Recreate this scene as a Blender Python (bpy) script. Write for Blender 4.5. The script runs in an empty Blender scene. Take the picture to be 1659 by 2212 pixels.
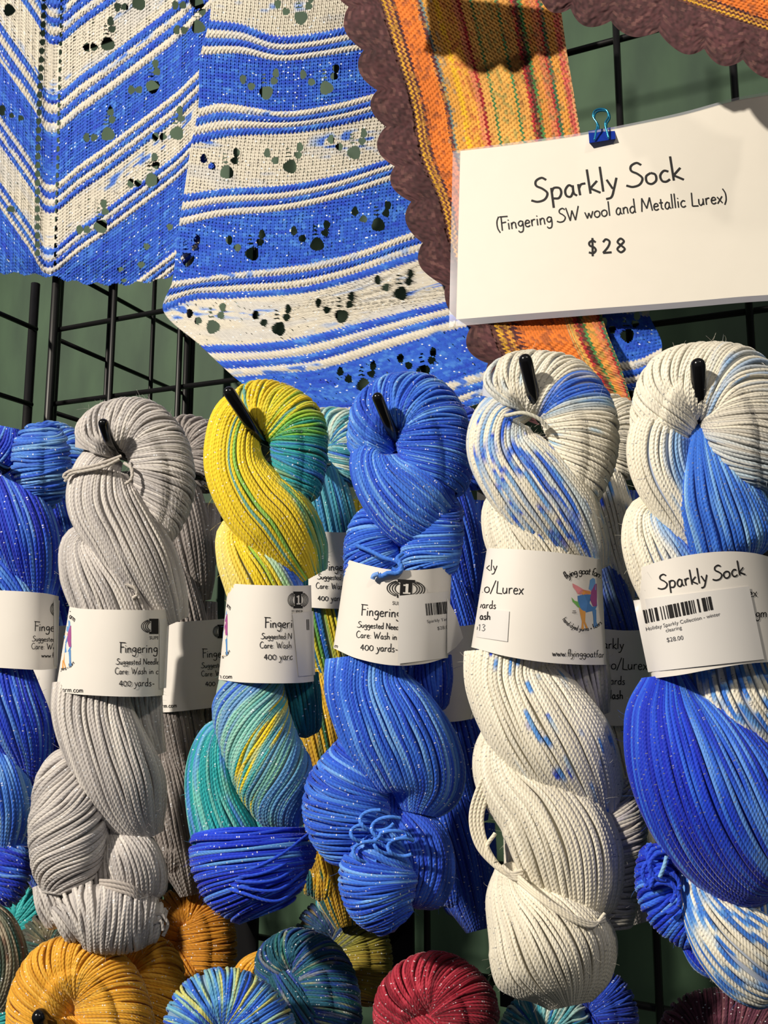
import bpy, math
import numpy as np
from mathutils import Vector, Matrix

# ------------------------------------------------------------------ camera, light, exposure
SC = bpy.context.scene
F = 1661.0                                  # focal length in pixels of the 1659 x 2212 frame
YAW, PIT, DIST = math.radians(22), math.radians(7.7), 0.58
FW = np.array([-math.sin(YAW) * math.cos(PIT), math.cos(YAW) * math.cos(PIT), math.sin(PIT)])
RT = np.array([math.cos(YAW), math.sin(YAW), 0.0])
UP = np.cross(RT, FW)
DH = np.array([-math.sin(YAW), math.cos(YAW), 0.0])
CAM = np.array([0.0, -DIST, 1.35])
cam_data = bpy.data.cameras.new('camera')
cam_data.sensor_fit = 'VERTICAL'
cam_data.sensor_height = 36.0
cam_data.lens = 36.0 * F / 2212.0
cam_data.clip_start = 0.01
cam = bpy.data.objects.new('camera', cam_data)
SC.collection.objects.link(cam)
cam.matrix_world = Matrix(((RT[0], UP[0], -FW[0], CAM[0]), (RT[1], UP[1], -FW[1], CAM[1]),
                           (RT[2], UP[2], -FW[2], CAM[2]), (0, 0, 0, 1)))
SC.camera = cam
SC.view_settings.view_transform = 'Standard'
SC.view_settings.look = 'None'
SC.view_settings.gamma = 1.0
SC.view_settings.exposure = 0.0
world = bpy.data.worlds.new('hall')
SC.world = world
world.use_nodes = True
world.node_tree.nodes['Background'].inputs['Color'].default_value = (0.85, 0.9, 1.0, 1)
world.node_tree.nodes['Background'].inputs['Strength'].default_value = 0.07


def add_light(name, kind, loc, target, energy, color, **kw):
    ld = bpy.data.lights.new(name, kind)
    ld.energy = energy
    ld.color = color
    for k, v in kw.items():
        setattr(ld, k, v)
    lo = bpy.data.objects.new(name, ld)
    SC.collection.objects.link(lo)
    lo.location = loc
    lo.rotation_euler = (Vector(target) - Vector(loc)).to_track_quat('-Z', 'Y').to_euler()
    return lo


add_light('hall_spotlight', 'SPOT', (-1.50, -2.5, 2.85), (-0.15, 0, 1.4), 500, (1.0, 0.90, 0.76),
          shadow_soft_size=0.07, spot_size=math.radians(50), spot_blend=0.6)
add_light('hall_spotlight_right', 'SPOT', (1.7, -2.1, 3.3), (0.0, 0, 1.35), 65, (1.0, 0.90, 0.76),
          shadow_soft_size=0.09, spot_size=math.radians(50), spot_blend=0.6)
add_light('hall_fill_light', 'AREA', (0.6, -2.4, 3.4), (-0.1, 0, 1.3), 3, (1.0, 0.94, 0.86), size=1.6)  # unseen soft fill, added to lift the shadows

# ------------------------------------------------------------------ helpers
COL = SC.collection
rng = np.random.default_rng(7)


def lin(c):
    c = np.asarray(c, float) / 255.0
    return np.where(c <= 0.04045, c / 12.92, ((c + 0.055) / 1.055) ** 2.4)


def ray(x, y):
    x = np.asarray(x, float); y = np.asarray(y, float)
    return FW + ((x - 829.5) / F)[..., None] * RT - ((y - 1106.0) / F)[..., None] * UP


def on_plane(x, y, Y):
    """point where the sight line of a pixel meets the wall-parallel plane y = Y"""
    v = ray(x, y)
    return CAM + v * ((Y + DIST) / v[..., 1])[..., None]


def hang(x, y, Zh, D=0.0):
    """point on an upright plane facing the aisle at ground distance Zh, D pixels (of its own scale) in front"""
    v = ray(x, y)
    z = np.asarray(Zh / (v @ DH))
    return CAM + v * (z * (1 - np.asarray(D, float) / F))[..., None]


def project(p):
    q = np.asarray(p) - CAM
    z = q @ FW
    return np.stack([829.5 + F * (q @ RT) / z, 1106 - F * (q @ UP) / z], -1)


class MB:
    """collects numpy geometry and links it as one mesh object"""
    def __init__(s):
        s.v, s.q, s.c, s.t, s.n, s.m, s.nm = [], [], [], [], 0, [], 0

    def add(s, v, faces, c=(0.5, 0.5, 0.5), t=None, mi=0):
        v = np.asarray(v, float).reshape(-1, 3)
        c = np.broadcast_to(np.asarray(c, float), (len(v), 3))
        t = np.zeros((len(v), 2)) if t is None else np.asarray(t, float).reshape(-1, 2)
        s.v.append(v); s.c.append(c); s.t.append(t)
        f = np.asarray(faces, int)
        s.q.append(f + s.n); s.m.append(np.full(len(f), mi))
        s.n += len(v)

    def grid(s, P, c=(0.5, 0.5, 0.5), t=None, wrap_u=False, wrap_v=False, mask=None, mi=0):
        nu, nv = P.shape[:2]
        idx = np.arange(nu * nv).reshape(nu, nv)
        if wrap_u: idx = np.concatenate([idx, idx[:1]], 0)
        if wrap_v: idx = np.concatenate([idx, idx[:, :1]], 1)
        f = np.stack([idx[:-1, :-1], idx[1:, :-1], idx[1:, 1:], idx[:-1, 1:]], -1)
        f = f[mask] if mask is not None else f.reshape(-1, 4)
        if np.ndim(c) == 3: c = np.asarray(c).reshape(-1, 3)
        s.add(P.reshape(-1, 3), f, c, t, mi)

    def build(s, name, mats, parent=None):
        me = bpy.data.meshes.new(name)
        v = np.concatenate(s.v)
        quads = [f for f in s.q if f.shape[1] == 4]
        tris = [f for f in s.q if f.shape[1] == 3]
        mq = [m for f, m in zip(s.q, s.m) if f.shape[1] == 4]
        mt = [m for f, m in zip(s.q, s.m) if f.shape[1] == 3]
        q = np.concatenate(quads) if quads else np.zeros((0, 4), int)
        t = np.concatenate(tris) if tris else np.zeros((0, 3), int)
        me.vertices.add(len(v)); me.vertices.foreach_set('co', v.astype(np.float32).ravel())
        nl = q.size + t.size
        me.loops.add(nl)
        me.loops.foreach_set('vertex_index', np.concatenate([q.ravel(), t.ravel()]).astype(np.int32))
        me.polygons.add(len(q) + len(t))
        st = np.concatenate([np.arange(len(q)) * 4, q.size + np.arange(len(t)) * 3]).astype(np.int32)
        me.polygons.foreach_set('loop_start', st)
        mi = np.concatenate([np.concatenate(mq) if mq else np.zeros(0), np.concatenate(mt) if mt else np.zeros(0)])
        me.polygons.foreach_set('material_index', mi.astype(np.int32))
        me.update(calc_edges=True)
        a = me.attributes.new('Col', 'FLOAT_COLOR', 'POINT')
        c = np.concatenate(s.c)
        a.data.foreach_set('color', np.concatenate([c, np.ones((len(c), 1))], 1).astype(np.float32).ravel())
        a = me.attributes.new('suv', 'FLOAT2', 'POINT')
        a.data.foreach_set('vector', np.concatenate(s.t).astype(np.float32).ravel())
        for m in (mats if isinstance(mats, (list, tuple)) else [mats]):
            me.materials.append(m)
        me.shade_smooth()
        o = bpy.data.objects.new(name, me)
        COL.objects.link(o)
        if parent is not None:
            o.parent = parent
            o.matrix_parent_inverse = parent.matrix_world.inverted()
        return o


def tag(o, label=None, cat=None, group=None, kind=None):
    for k, v in (('label', label), ('category', cat), ('group', group), ('kind', kind)):
        if v: o[k] = v
    return o


def thing(name, loc, label, cat, group=None):
    o = bpy.data.objects.new(name, None)
    o.empty_display_size = 0.02
    COL.objects.link(o)
    o.location = loc
    o.matrix_world = Matrix.Translation(loc)
    return tag(o, label, cat, group)


def pts(s):
    return np.array([[float(a) for a in p.split(',')] for p in s.split()])


def spline(P, n):
    """Catmull-Rom through the points, n samples"""
    P = np.asarray(P, float)
    if len(P) < 3:
        t = np.linspace(0, 1, n)[:, None]
        return P[0] * (1 - t) + P[-1] * t
    d = np.r_[0, np.cumsum(np.maximum(np.linalg.norm(np.diff(P[:, :2], axis=0), axis=1), 1e-6))]
    m = np.empty_like(P)
    m[1:-1] = (P[2:] - P[:-2]) / (d[2:] - d[:-2])[:, None]
    m[0] = (P[1] - P[0]) / d[1]; m[-1] = (P[-1] - P[-2]) / (d[-1] - d[-2])
    x = np.linspace(0, d[-1], n)
    k = np.clip(np.searchsorted(d, x, 'right') - 1, 0, len(P) - 2)
    h = (d[k + 1] - d[k])[:, None]; t = ((x - d[k]) / h[:, 0])[:, None]
    return ((2 * t**3 - 3 * t**2 + 1) * P[k] + (t**3 - 2 * t**2 + t) * h * m[k]
            + (-2 * t**3 + 3 * t**2) * P[k + 1] + (t**3 - t**2) * h * m[k + 1])


def sm(shape, coarse):
    """smooth random field in -1..1: rows independent, interpolated along axis 1"""
    n, m = shape
    a = rng.uniform(-1, 1, (n, coarse + 3))
    x = np.linspace(0, coarse, m)[None] + rng.uniform(0, 1, (n, 1))
    i = np.floor(x).astype(int); t = x - i; t = t * t * (3 - 2 * t)
    r = np.arange(n)[:, None]
    return a[r, i] * (1 - t) + a[r, i + 1] * t


# ------------------------------------------------------------------ materials
def mat(name):
    m = bpy.data.materials.new(name)
    m.use_nodes = True
    nt = m.node_tree
    return m, nt, nt.nodes['Principled BSDF']


def nd(nt, t, **kw):
    n = nt.nodes.new(t)
    for k, v in kw.items():
        setattr(n, k, v)
    return n


def mth(nt, op, a, b=None, c=None):
    n = nd(nt, 'ShaderNodeMath', operation=op)
    for i, x in enumerate((a, b, c)):
        if x is None: continue
        if isinstance(x, (int, float)): n.inputs[i].default_value = x
        else: nt.links.new(x, n.inputs[i])
    return n.outputs[0]


def yarn_mat(name, spark=(0.9, 0.93, 1.0), dens=0.08, ply=0.22):
    m, nt, bs = mat(name)
    at = nd(nt, 'ShaderNodeAttribute', attribute_name='Col')
    uv = nd(nt, 'ShaderNodeAttribute', attribute_name='suv')
    sp = nd(nt, 'ShaderNodeSeparateXYZ')
    nt.links.new(uv.outputs['Vector'], sp.inputs[0])
    u, v = sp.outputs[0], sp.outputs[1]
    ph = mth(nt, 'SINE', mth(nt, 'MULTIPLY', mth(nt, 'ADD', mth(nt, 'MULTIPLY', u, 3.0), v), 2 * math.pi))
    bp = nd(nt, 'ShaderNodeBump')
    bp.inputs['Strength'].default_value = ply
    bp.inputs['Distance'].default_value = 0.0006
    nt.links.new(ph, bp.inputs['Height'])
    # short silvery filaments spun into the plies
    cv = nd(nt, 'ShaderNodeCombineXYZ')
    nt.links.new(mth(nt, 'FLOOR', mth(nt, 'MULTIPLY', u, 6.0)), cv.inputs[0])
    nt.links.new(mth(nt, 'FLOOR', mth(nt, 'MULTIPLY', v, 4.0)), cv.inputs[1])
    geo = nd(nt, 'ShaderNodeTexCoord')
    wn = nd(nt, 'ShaderNodeTexWhiteNoise', noise_dimensions='3D')
    nt.links.new(cv.outputs[0], wn.inputs['Vector'])
    mask = mth(nt, 'LESS_THAN', wn.outputs['Value'], dens * 0.22)
    soft = mth(nt, 'MULTIPLY', mask, 0.75)
    mx = nd(nt, 'ShaderNodeMix', data_type='RGBA')
    nt.links.new(soft, mx.inputs[0])
    nt.links.new(at.outputs['Color'], mx.inputs[6])
    mx.inputs[7].default_value = (*spark, 1)
    nt.links.new(mx.outputs[2], bs.inputs['Base Color'])
    nt.links.new(mth(nt, 'MULTIPLY_ADD', mask, -0.4, 0.72), bs.inputs['Roughness'])
    nt.links.new(bp.outputs[0], bs.inputs['Normal'])
    bs.inputs['Specular IOR Level'].default_value = 0.35
    bs.inputs['Sheen Weight'].default_value = 0.25
    bs.inputs['Sheen Roughness'].default_value = 0.4
    bs.inputs['Sheen Tint'].default_value = (1, 1, 1, 1)
    return m


def attr_mat(name, rough=0.8, sheen=0.2, sparkle=False):
    m, nt, bs = mat(name)
    at = nd(nt, 'ShaderNodeAttribute', attribute_name='Col')
    if sparkle:
        uv = nd(nt, 'ShaderNodeAttribute', attribute_name='suv')
        vm = nd(nt, 'ShaderNodeVectorMath', operation='FLOOR')
        sc = nd(nt, 'ShaderNodeVectorMath', operation='SCALE'); sc.inputs['Scale'].default_value = 2.6
        nt.links.new(uv.outputs['Vector'], sc.inputs[0]); nt.links.new(sc.outputs[0], vm.inputs[0])
        wn = nd(nt, 'ShaderNodeTexWhiteNoise', noise_dimensions='3D')
        nt.links.new(vm.outputs[0], wn.inputs['Vector'])
        mask = mth(nt, 'LESS_THAN', wn.outputs['Value'], 0.012)
        mx = nd(nt, 'ShaderNodeMix', data_type='RGBA')
        nt.links.new(mask, mx.inputs[0]); nt.links.new(at.outputs['Color'], mx.inputs[6])
        mx.inputs[7].default_value = (0.75, 0.85, 0.95, 1)
        nt.links.new(mx.outputs[2], bs.inputs['Base Color'])
    else:
        nt.links.new(at.outputs['Color'], bs.inputs['Base Color'])
    bs.inputs['Roughness'].default_value = rough
    bs.inputs['Specular IOR Level'].default_value = 0.3
    bs.inputs['Sheen Weight'].default_value = sheen
    return m


def plain(name, c, rough=0.5, spec=0.5, metal=0.0, noise=0.0, scale=60):
    m, nt, bs = mat(name)
    tc = nd(nt, 'ShaderNodeTexCoord'); nz = nd(nt, 'ShaderNodeTexNoise')
    nz.inputs['Scale'].default_value = scale
    nz.inputs['Detail'].default_value = 4
    nt.links.new(tc.outputs['Object'], nz.inputs['Vector'])
    rp = nd(nt, 'ShaderNodeValToRGB')
    c = np.asarray(c, float)
    rp.color_ramp.elements[0].position = 0.3; rp.color_ramp.elements[1].position = 0.7
    rp.color_ramp.elements[0].color = (*(c * (1 - noise)), 1)
    rp.color_ramp.elements[1].color = (*np.minimum(c * (1 + noise), 1), 1)
    nt.links.new(nz.outputs['Fac'], rp.inputs['Fac'])
    nt.links.new(rp.outputs['Color'], bs.inputs['Base Color'])
    bs.inputs['Roughness'].default_value = rough
    bs.inputs['Specular IOR Level'].default_value = spec
    bs.inputs['Metallic'].default_value = metal
    return m


M_YARN = yarn_mat('sparkly_wool_yarn')
M_CREAM = yarn_mat('cream_wool_yarn', spark=(0.24, 0.25, 0.28), dens=0.10)
M_KNIT = attr_mat('knitted_sparkly_wool', sparkle=True)
M_KNIT2 = attr_mat('knitted_tweed_wool')
M_PAPER = plain('white_label_paper', lin((232, 228, 222)), 0.55, 0.3, noise=0.015)
M_STICK = plain('glossy_white_sticker', lin((226, 224, 222)), 0.35, 0.5, noise=0.01)
M_CARD = plain('cream_card', lin((229, 224, 213)), 0.5, 0.3, noise=0.01)
M_INK = plain('black_print', (0.018, 0.017, 0.018), 0.6, 0.2, noise=0.1)
M_GREY = plain('grey_print', (0.12, 0.12, 0.13), 0.6, 0.2, noise=0.1)
M_LOGO = attr_mat('watercolour_print', rough=0.6, sheen=0.0)
M_BLACK = plain('black_vinyl_coating', (0.006, 0.006, 0.007), 0.16, 0.6, noise=0.1)
M_WIRE = plain('black_powder_coated_wire', (0.006, 0.006, 0.007), 0.42, 0.35, noise=0.15)
M_CLIP = plain('blue_enamelled_steel', (0.008, 0.035, 0.32), 0.2, 0.7, noise=0.05)
M_CLIPW = plain('blue_anodised_wire', (0.04, 0.35, 0.62), 0.2, 0.6, metal=0.8, noise=0.05)

mw, nt, bs = mat('green_painted_board')
tc = nd(nt, 'ShaderNodeTexCoord')
mp = nd(nt, 'ShaderNodeMapping'); mp.inputs['Scale'].default_value = (14, 14, 5)
nz = nd(nt, 'ShaderNodeTexNoise'); nz.inputs['Scale'].default_value = 1.0; nz.inputs['Detail'].default_value = 6
nt.links.new(tc.outputs['Object'], mp.inputs[0]); nt.links.new(mp.outputs[0], nz.inputs['Vector'])
rp = nd(nt, 'ShaderNodeValToRGB')
rp.color_ramp.elements[0].position = 0.3; rp.color_ramp.elements[1].position = 0.72
rp.color_ramp.elements[0].color = (*lin((44, 66, 52)), 1)
rp.color_ramp.elements[1].color = (*lin((70, 98, 72)), 1)
nt.links.new(nz.outputs['Fac'], rp.inputs['Fac']); nt.links.new(rp.outputs['Color'], bs.inputs['Base Color'])
bs.inputs['Roughness'].default_value = 0.7
M_WALL = mw

mp_, nt, bs = mat('clear_laminate')
bs.inputs['Base Color'].default_value = (0.80, 0.80, 0.92, 1)
bs.inputs['Roughness'].default_value = 0.12
bs.inputs['Alpha'].default_value = 0.30
M_FILM = mp_


# ------------------------------------------------------------------ setting: the board behind the grid
def box(mb, x0, x1, y0, y1, z0, z1, c=(.5, .5, .5), mi=0):
    v = [(x, y, z) for x in (x0, x1) for y in (y0, y1) for z in (z0, z1)]
    f = [(0, 1, 3, 2), (4, 6, 7, 5), (0, 4, 5, 1), (2, 3, 7, 6), (0, 2, 6, 4), (1, 5, 7, 3)]
    for q in f:
        mb.add([v[i] for i in q], [(0, 1, 2, 3)], c, mi=mi)


WALL_Y = 0.30
b = MB(); box(b, -2.6, 2.6, WALL_Y, WALL_Y + 0.02, 0.0, 3.0)
tag(b.build('wall_back', M_WALL), kind='structure')
M_FLOOR = plain('grey_hall_floor', (0.10, 0.10, 0.10), 0.6, 0.3, noise=0.2, scale=4)
b = MB(); box(b, -2.6, 2.6, -3.5, WALL_Y + 0.02, -0.02, 0.0)
tag(b.build('floor', M_FLOOR), kind='structure')


def rod(mb, a, bb, r, n=8, cap=True, mi=0):
    a = np.asarray(a, float); bb = np.asarray(bb, float)
    tube(mb, np.stack([a + (bb - a) * t for t in (0, .5, 1)]), r, n, mi=mi)


def frames(P):
    T = np.gradient(P, axis=0)
    T /= np.maximum(np.linalg.norm(T, axis=1, keepdims=True), 1e-12)
    ref = np.array([0.0, 0, 1]) if abs(T[0, 2]) < 0.9 else np.array([0, 1.0, 0])
    N = np.empty_like(P)
    n0 = ref
    for i in range(len(P)):
        n0 = n0 - T[i] * (n0 @ T[i]); n0 = n0 / np.linalg.norm(n0)
        N[i] = n0
    return T, N, np.cross(T, N)


def tube(mb, P, r, n=10, c=(.5, .5, .5), closed=True, mi=0, pitch=None):
    """tube along a world-space polyline, flat ends filled by collapsing rings"""
    P = np.asarray(P, float)
    r = np.broadcast_to(np.asarray(r, float), (len(P),)).copy()
    if closed:
        P = np.concatenate([P[:1], P, P[-1:]]); r = np.r_[0, r, 0]
    T, N, B = frames(P + np.linspace(0, 1e-7, len(P))[:, None] * (P[-1] - P[0]))
    a = np.arange(n) / n * 2 * np.pi
    R = P[:, None] + r[:, None, None] * (np.cos(a)[None, :, None] * N[:, None] + np.sin(a)[None, :, None] * B[:, None])
    L = np.r_[0, np.cumsum(np.linalg.norm(np.diff(P, axis=0), axis=1))]
    t = np.stack([np.broadcast_to(a / (2 * np.pi), R.shape[:2]),
                  np.broadcast_to((L / (pitch or 0.0025))[:, None], R.shape[:2])], -1)
    mb.grid(R, c, t, wrap_v=True, mi=mi)


# ------------------------------------------------------------------ gridwall panels
PX, PZ = 0.0815, 0.0795


def grid_panel(name, label, org, ax, n_v, n_h, zs, ext, posts=()):
    """wires welded on a flat frame; ax = horizontal direction"""
    root = thing(name, tuple(org), label, 'display grid', 'black gridwall panels')
    ax = np.asarray(ax, float)
    nrm = np.array([-ax[1], ax[0], 0.0])
    z0, z1 = zs[0], zs[-1]
    for k in n_v:
        p = np.array([org[0], org[1], 0]) + ax * k
        m = MB(); rod(m, p + [0, 0, z0 - 0.02], p + [0, 0, z1 + 0.02], 0.0027)
        m.build('upright_wire', M_WIRE, root)
    for z in zs:
        p = np.array([org[0], org[1], z]) + nrm * 0.005
        m = MB(); rod(m, p + ax * ext[0], p + ax * ext[1], 0.0026)
        m.build('cross_wire', M_WIRE, root)
    for k in posts:
        p = np.array([org[0], org[1], 0]) + ax * k
        m = MB(); rod(m, p + [0, 0, z0 - 0.05], p + [0, 0, z1 + 0.05], 0.0045, 10)
        m.build('edge_post', M_WIRE, root)
    return root


ZT = 1.35 + 0.2953
zs = [ZT + PZ * k for k in range(-10, 6)]
XP = -0.607
grid_panel('gridwall_panel', 'black wire grid facing the aisle that carries the shawls and yarn hooks',
           (XP, 0, ZT), (1, 0, 0), [PX * k for k in range(1, 14)], None, zs, (0.0, PX * 14),
           posts=(0.004, PX * 14))
grid_panel('gridwall_panel', 'black wire grid running back from the thick post to the green board',
           (XP - 0.004, 0.012, ZT - 0.004), (0, 1, 0), [0.0762, 0.152], None, [z - 0.004 for z in zs], (0.0, 0.228),
           posts=(0.0, 0.222, 0.232))
grid_panel('gridwall_panel', 'black wire grid wing coming forward at the far left edge',
           (XP - 0.012, -0.012, ZT - 0.004), (0, -1, 0), [0.076], None, [z - 0.004 for z in zs[:11]], (0.0, 0.13),
           posts=(0.0,))


# ------------------------------------------------------------------ knitted shawls
def resample(P, n):
    P = np.asarray(P, float)
    Q = spline(P, 200)
    d = np.r_[0, np.cumsum(np.linalg.norm(np.diff(Q, axis=0), axis=1))]
    x = np.linspace(0, d[-1], n)
    return np.stack([np.interp(x, d, Q[:, k]) for k in range(2)], -1)


def loft(rows, bv, nb, na):
    K = 80
    R = np.stack([resample(r, K) for r in rows])
    bv = np.asarray(bv, float)
    b = np.linspace(bv[0], bv[-1], nb)
    m = np.empty_like(R)
    m[1:-1] = (R[2:] - R[:-2]) / (bv[2:] - bv[:-2])[:, None, None]
    m[0] = (R[1] - R[0]) / (bv[1] - bv[0]); m[-1] = (R[-1] - R[-2]) / (bv[-1] - bv[-2])
    k = np.clip(np.searchsorted(bv, b, 'right') - 1, 0, len(bv) - 2)
    h = (bv[k + 1] - bv[k]); t = ((b - bv[k]) / h)[:, None, None]; h = h[:, None, None]
    G = ((2 * t**3 - 3 * t**2 + 1) * R[k] + (t**3 - 2 * t**2 + t) * h * m[k]
         + (-2 * t**3 + 3 * t**2) * R[k + 1] + (t**3 - t**2) * h * m[k + 1])
    a = np.linspace(0, 1, na); x = np.linspace(0, 1, K)
    out = np.empty((nb, na, 2))
    ii = np.clip((a * (K - 1)).astype(int), 0, K - 2); tt = (a * (K - 1) - ii)[None, :, None]
    out = G[:, ii] * (1 - tt) + G[:, ii + 1] * tt
    return out, b, a


def vnoise(x, y, seed=0):
    """value noise in 0..1"""
    xi = np.floor(x).astype(np.int64); yi = np.floor(y).astype(np.int64)
    fx = x - xi; fy = y - yi
    fx = fx * fx * (3 - 2 * fx); fy = fy * fy * (3 - 2 * fy)

    def h(a, b_):
        n = (a * 374761393 + b_ * 668265263 + seed * 974634777) & 0x7fffffff
        n = ((n ^ (n >> 13)) * 1274126177) & 0x7fffffff
        return ((n ^ (n >> 16)) & 0xffff) / 65535.0
    return (h(xi, yi) * (1 - fx) + h(xi + 1, yi) * fx) * (1 - fy) + (h(xi, yi + 1) * (1 - fx) + h(xi + 1, yi + 1) * fx) * fy


def hash2(a, b_, seed=0):
    return vnoise(np.floor(a), np.floor(b_), seed)


WHT, BLU = lin((214, 208, 194)), lin((38, 92, 205))
BLU_D, BLU_L = lin((24, 55, 190)), lin((84, 150, 230))


def bands(b, spec):
    """spec: list of (start, 'W'/'B', garter flag) -> white mask, garter flag, row phase"""
    st = np.array([s[0] for s in spec], float)
    k = np.clip(np.searchsorted(st, b, 'right') - 1, 0, len(spec) - 1)
    wh = np.array([s[1] == 'W' for s in spec])[k]
    ga = np.array([s[2] for s in spec])[k]
    nx = np.r_[st[1:], st[-1] + 200]
    ph = (b - st[k]) / (nx[k] - st[k])
    return wh, ga, ph


def blue_white_knit(mb, G, b, spec, holes, keep, ybase, ywave, st=8.6, side_x=None):
    nb, na = G.shape[:2]
    du = np.linalg.norm(np.diff(G, axis=1), axis=2)
    u = np.concatenate([np.zeros((nb, 1)), np.cumsum(du, 1)], 1)
    u = u - u[:, na // 2:na // 2 + 1] * 0.0
    u = u / st
    dv = np.linalg.norm(np.diff(G, axis=0), axis=2).mean(1)
    B = np.broadcast_to(b[:, None], (nb, na))
    jag = 1.6 * np.sin(2 * np.pi * u) * 1.0
    wh, ga, ph = bands(B + jag, spec)
    vrow = np.concatenate([np.zeros((1, na)), np.cumsum(np.linalg.norm(np.diff(G, axis=0), axis=2), 0)], 0) / 7.2
    fu = np.abs(u - np.floor(u) - 0.5) * 2
    fr_ = np.abs(vrow + 0.5 * (np.floor(u) % 2) - np.floor(vrow + 0.5 * (np.floor(u) % 2)) - 0.5)
    dot = np.exp(-((1 - fu) / 0.30) ** 2) * np.exp(-(fr_ / 0.2) ** 2)
    stock = 1.5 * np.cos(2 * np.pi * (vrow + 0.55 * fu)) + 1.1 * np.cos(np.pi * (fu - 0.5) * 2) - 2.6 * dot
    garter = 5.0 * np.sin(np.pi * np.clip(ph, 0, 1)) ** 0.7 + 1.7 * np.cos(2 * np.pi * u + np.pi * (ph > 0.5)) - 1.5
    hgt = np.where(ga, garter, stock) + 1.2 * vnoise(u * .7, vrow * .7, 41)
    x, y = G[..., 0], G[..., 1]
    n1 = vnoise(u * 0.16, vrow * 0.9, 3); n2 = hash2(u, vrow, 5); n3 = vnoise(u * 0.05, vrow * 0.22, 9)
    t = np.clip(0.55 * n1 + 0.45 * n2, 0, 1)[..., None]
    blue = np.where(t < 0.5, BLU_D + (BLU - BLU_D) * (t * 2), BLU + (BLU_L - BLU) * np.clip(t * 2 - 1.15, 0, 1))
    spk = np.clip((n3 - 0.62) * 5, 0, 1) * np.clip((vnoise(u * 0.45, vrow * 1.0, 21) - 0.5) * 4, 0, 1)
    pale = np.clip((vnoise(u * .1, vrow * .3, 33) - .6) * 2, 0, .35)
    white = WHT * (0.93 + 0.1 * n2[..., None])
    white = white + (BLU_L - white) * np.maximum(spk * 0.8, pale * .3)[..., None]
    white = white + (BLU - white) * (np.clip(spk - 0.75, 0, 1) * 3)[..., None]
    col = np.where(wh[..., None], white, blue)
    # eyelets
    ok = np.ones((nb - 1, na - 1), bool)
    cx = 0.25 * (x[:-1, :-1] + x[1:, :-1] + x[:-1, 1:] + x[1:, 1:]); cy = 0.25 * (y[:-1, :-1] + y[1:, :-1] + y[:-1, 1:] + y[1:, 1:])
    rim = np.zeros((nb, na))
    for hx, hy, rx, ry in holes:
        near = (np.abs(cx - hx) < rx * 1.2) & (np.abs(cy - hy) < ry * 1.2)
        wob = 1 + 0.16 * np.sin(3 * np.arctan2(cy - hy, cx - hx) + hx)
        ok &= ~(near & (((cx - hx) / rx) ** 2 + ((cy - hy) / ry) ** 2 < wob))
        q = np.sqrt(((x - hx) / rx) ** 2 + ((y - hy) / ry) ** 2)
        rim = np.maximum(rim, np.exp(-((q - 1.2) / 0.25) ** 2))
    gap = (dot[:-1, :-1] > 0.62) & ~ga[:-1, :-1] & (hash2(u[:-1, :-1] + .5, vrow[:-1, :-1] + .5, 51) < 0.22)
    ok &= ~gap
    hgt = hgt + 1.6 * rim
    ok &= keep(cx, cy)
    sc = 0.52 / F
    Y = ybase + ywave(x, y) - hgt * sc * 0.9
    if side_x is not None:               # this half hangs on the grid wing that comes forward
        v = ray(x, y)
        Ys = CAM[1] + v[..., 1] * (side_x + hgt * sc * 0.9 - CAM[0]) / v[..., 0]
        Y = np.where(Ys < Y, Y + 0.3 * (Ys - Y), Y)
    P = on_plane(x, y, Y)
    # each stitch column sits a little apart
    mb.grid(P, col, np.stack([u, vrow], -1), mask=ok)


def paws(l, toes):
    out = []
    for x, y in l:
        out.append((x, y, 14.5, 14.5))
        for i, (dx, dy) in enumerate(toes):
            out.append((x + dx, y + dy, 7 + (i % 2), 10 - (i % 2) * 2))
        out.append((x - 4, y - 22, 7, 1.8)); out.append((x - 5, y - 31, 5, 1.6)); out.append((x - 5, y - 39, 4, 1.5))
    return out


rowsB = [pts(s) for s in (
    '462,-60 600,-48 760,-60 850,-66', '452,44 520,52 595,77 680,72 758,56 840,45',
    '432,125 520,122 604,137 690,128 768,115 860,100', '428,234 480,223 610,240 720,225 820,199 900,180',
    '413,312 500,295 640,287 740,270 825,248 920,225', '397,420 480,408 615,400 720,380 830,346 930,318',
    '384,502 470,481 615,466 730,440 850,400 960,365', '372,608 500,590 655,572 770,545 887,503 1000,470',
    '353,672 420,648 492,645 655,633 770,605 887,566 1040,525', '432,746 560,742 655,728 750,705 840,682 970,650 1100,622 1240,600 1380,612',
    '505,814 600,806 701,795 864,744 998,707 1120,690 1300,672 1404,684', '600,892 645,882 766,879 933,837 1049,803 1180,788 1370,779 1430,752',
    '680,965 800,940 940,905 1060,865 1200,850 1300,848 1398,842')]
bB = [-50, 46, 125, 235, 307, 415, 500, 606, 662, 744, 810, 885, 960]
specB = [(-60, 'W', False)]
for s, order, e in ((46, 'BWBW', 118), (235, 'WBWB', 307), (415, 'BWBW', 486), (606, 'WBWB', 662), (744, 'BWBW', 810), (885, 'WBWB', 960)):
    for i, ch in enumerate(order):
        specB.append((s + (e - s) * i / 4.0, ch, True))
    specB.append((e, 'B' if order[0] == 'B' else 'W', False))
toesB = ((-50, -29), (-32, -13), (21, -42), (17, -25))
holesB = paws([(650, 38), (575, 200), (705, 190), (490, 372), (627, 360), (765, 330), (405, 560), (545, 548), (685, 528), (817, 486),
               (460, 706), (602, 710), (738, 683), (866, 634), (785, 832), (915, 803), (1355, 725)], toesB)
GB, bb, aa = loft(rowsB, bB, 500, 460)
blue_shawl = thing('knitted_shawl', tuple(on_plane(400., 60., -0.012)),
                   'blue and white striped lace shawl with sparkly thread pinned to the grid', 'shawl', 'knitted sample shawls')
mb = MB()
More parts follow.
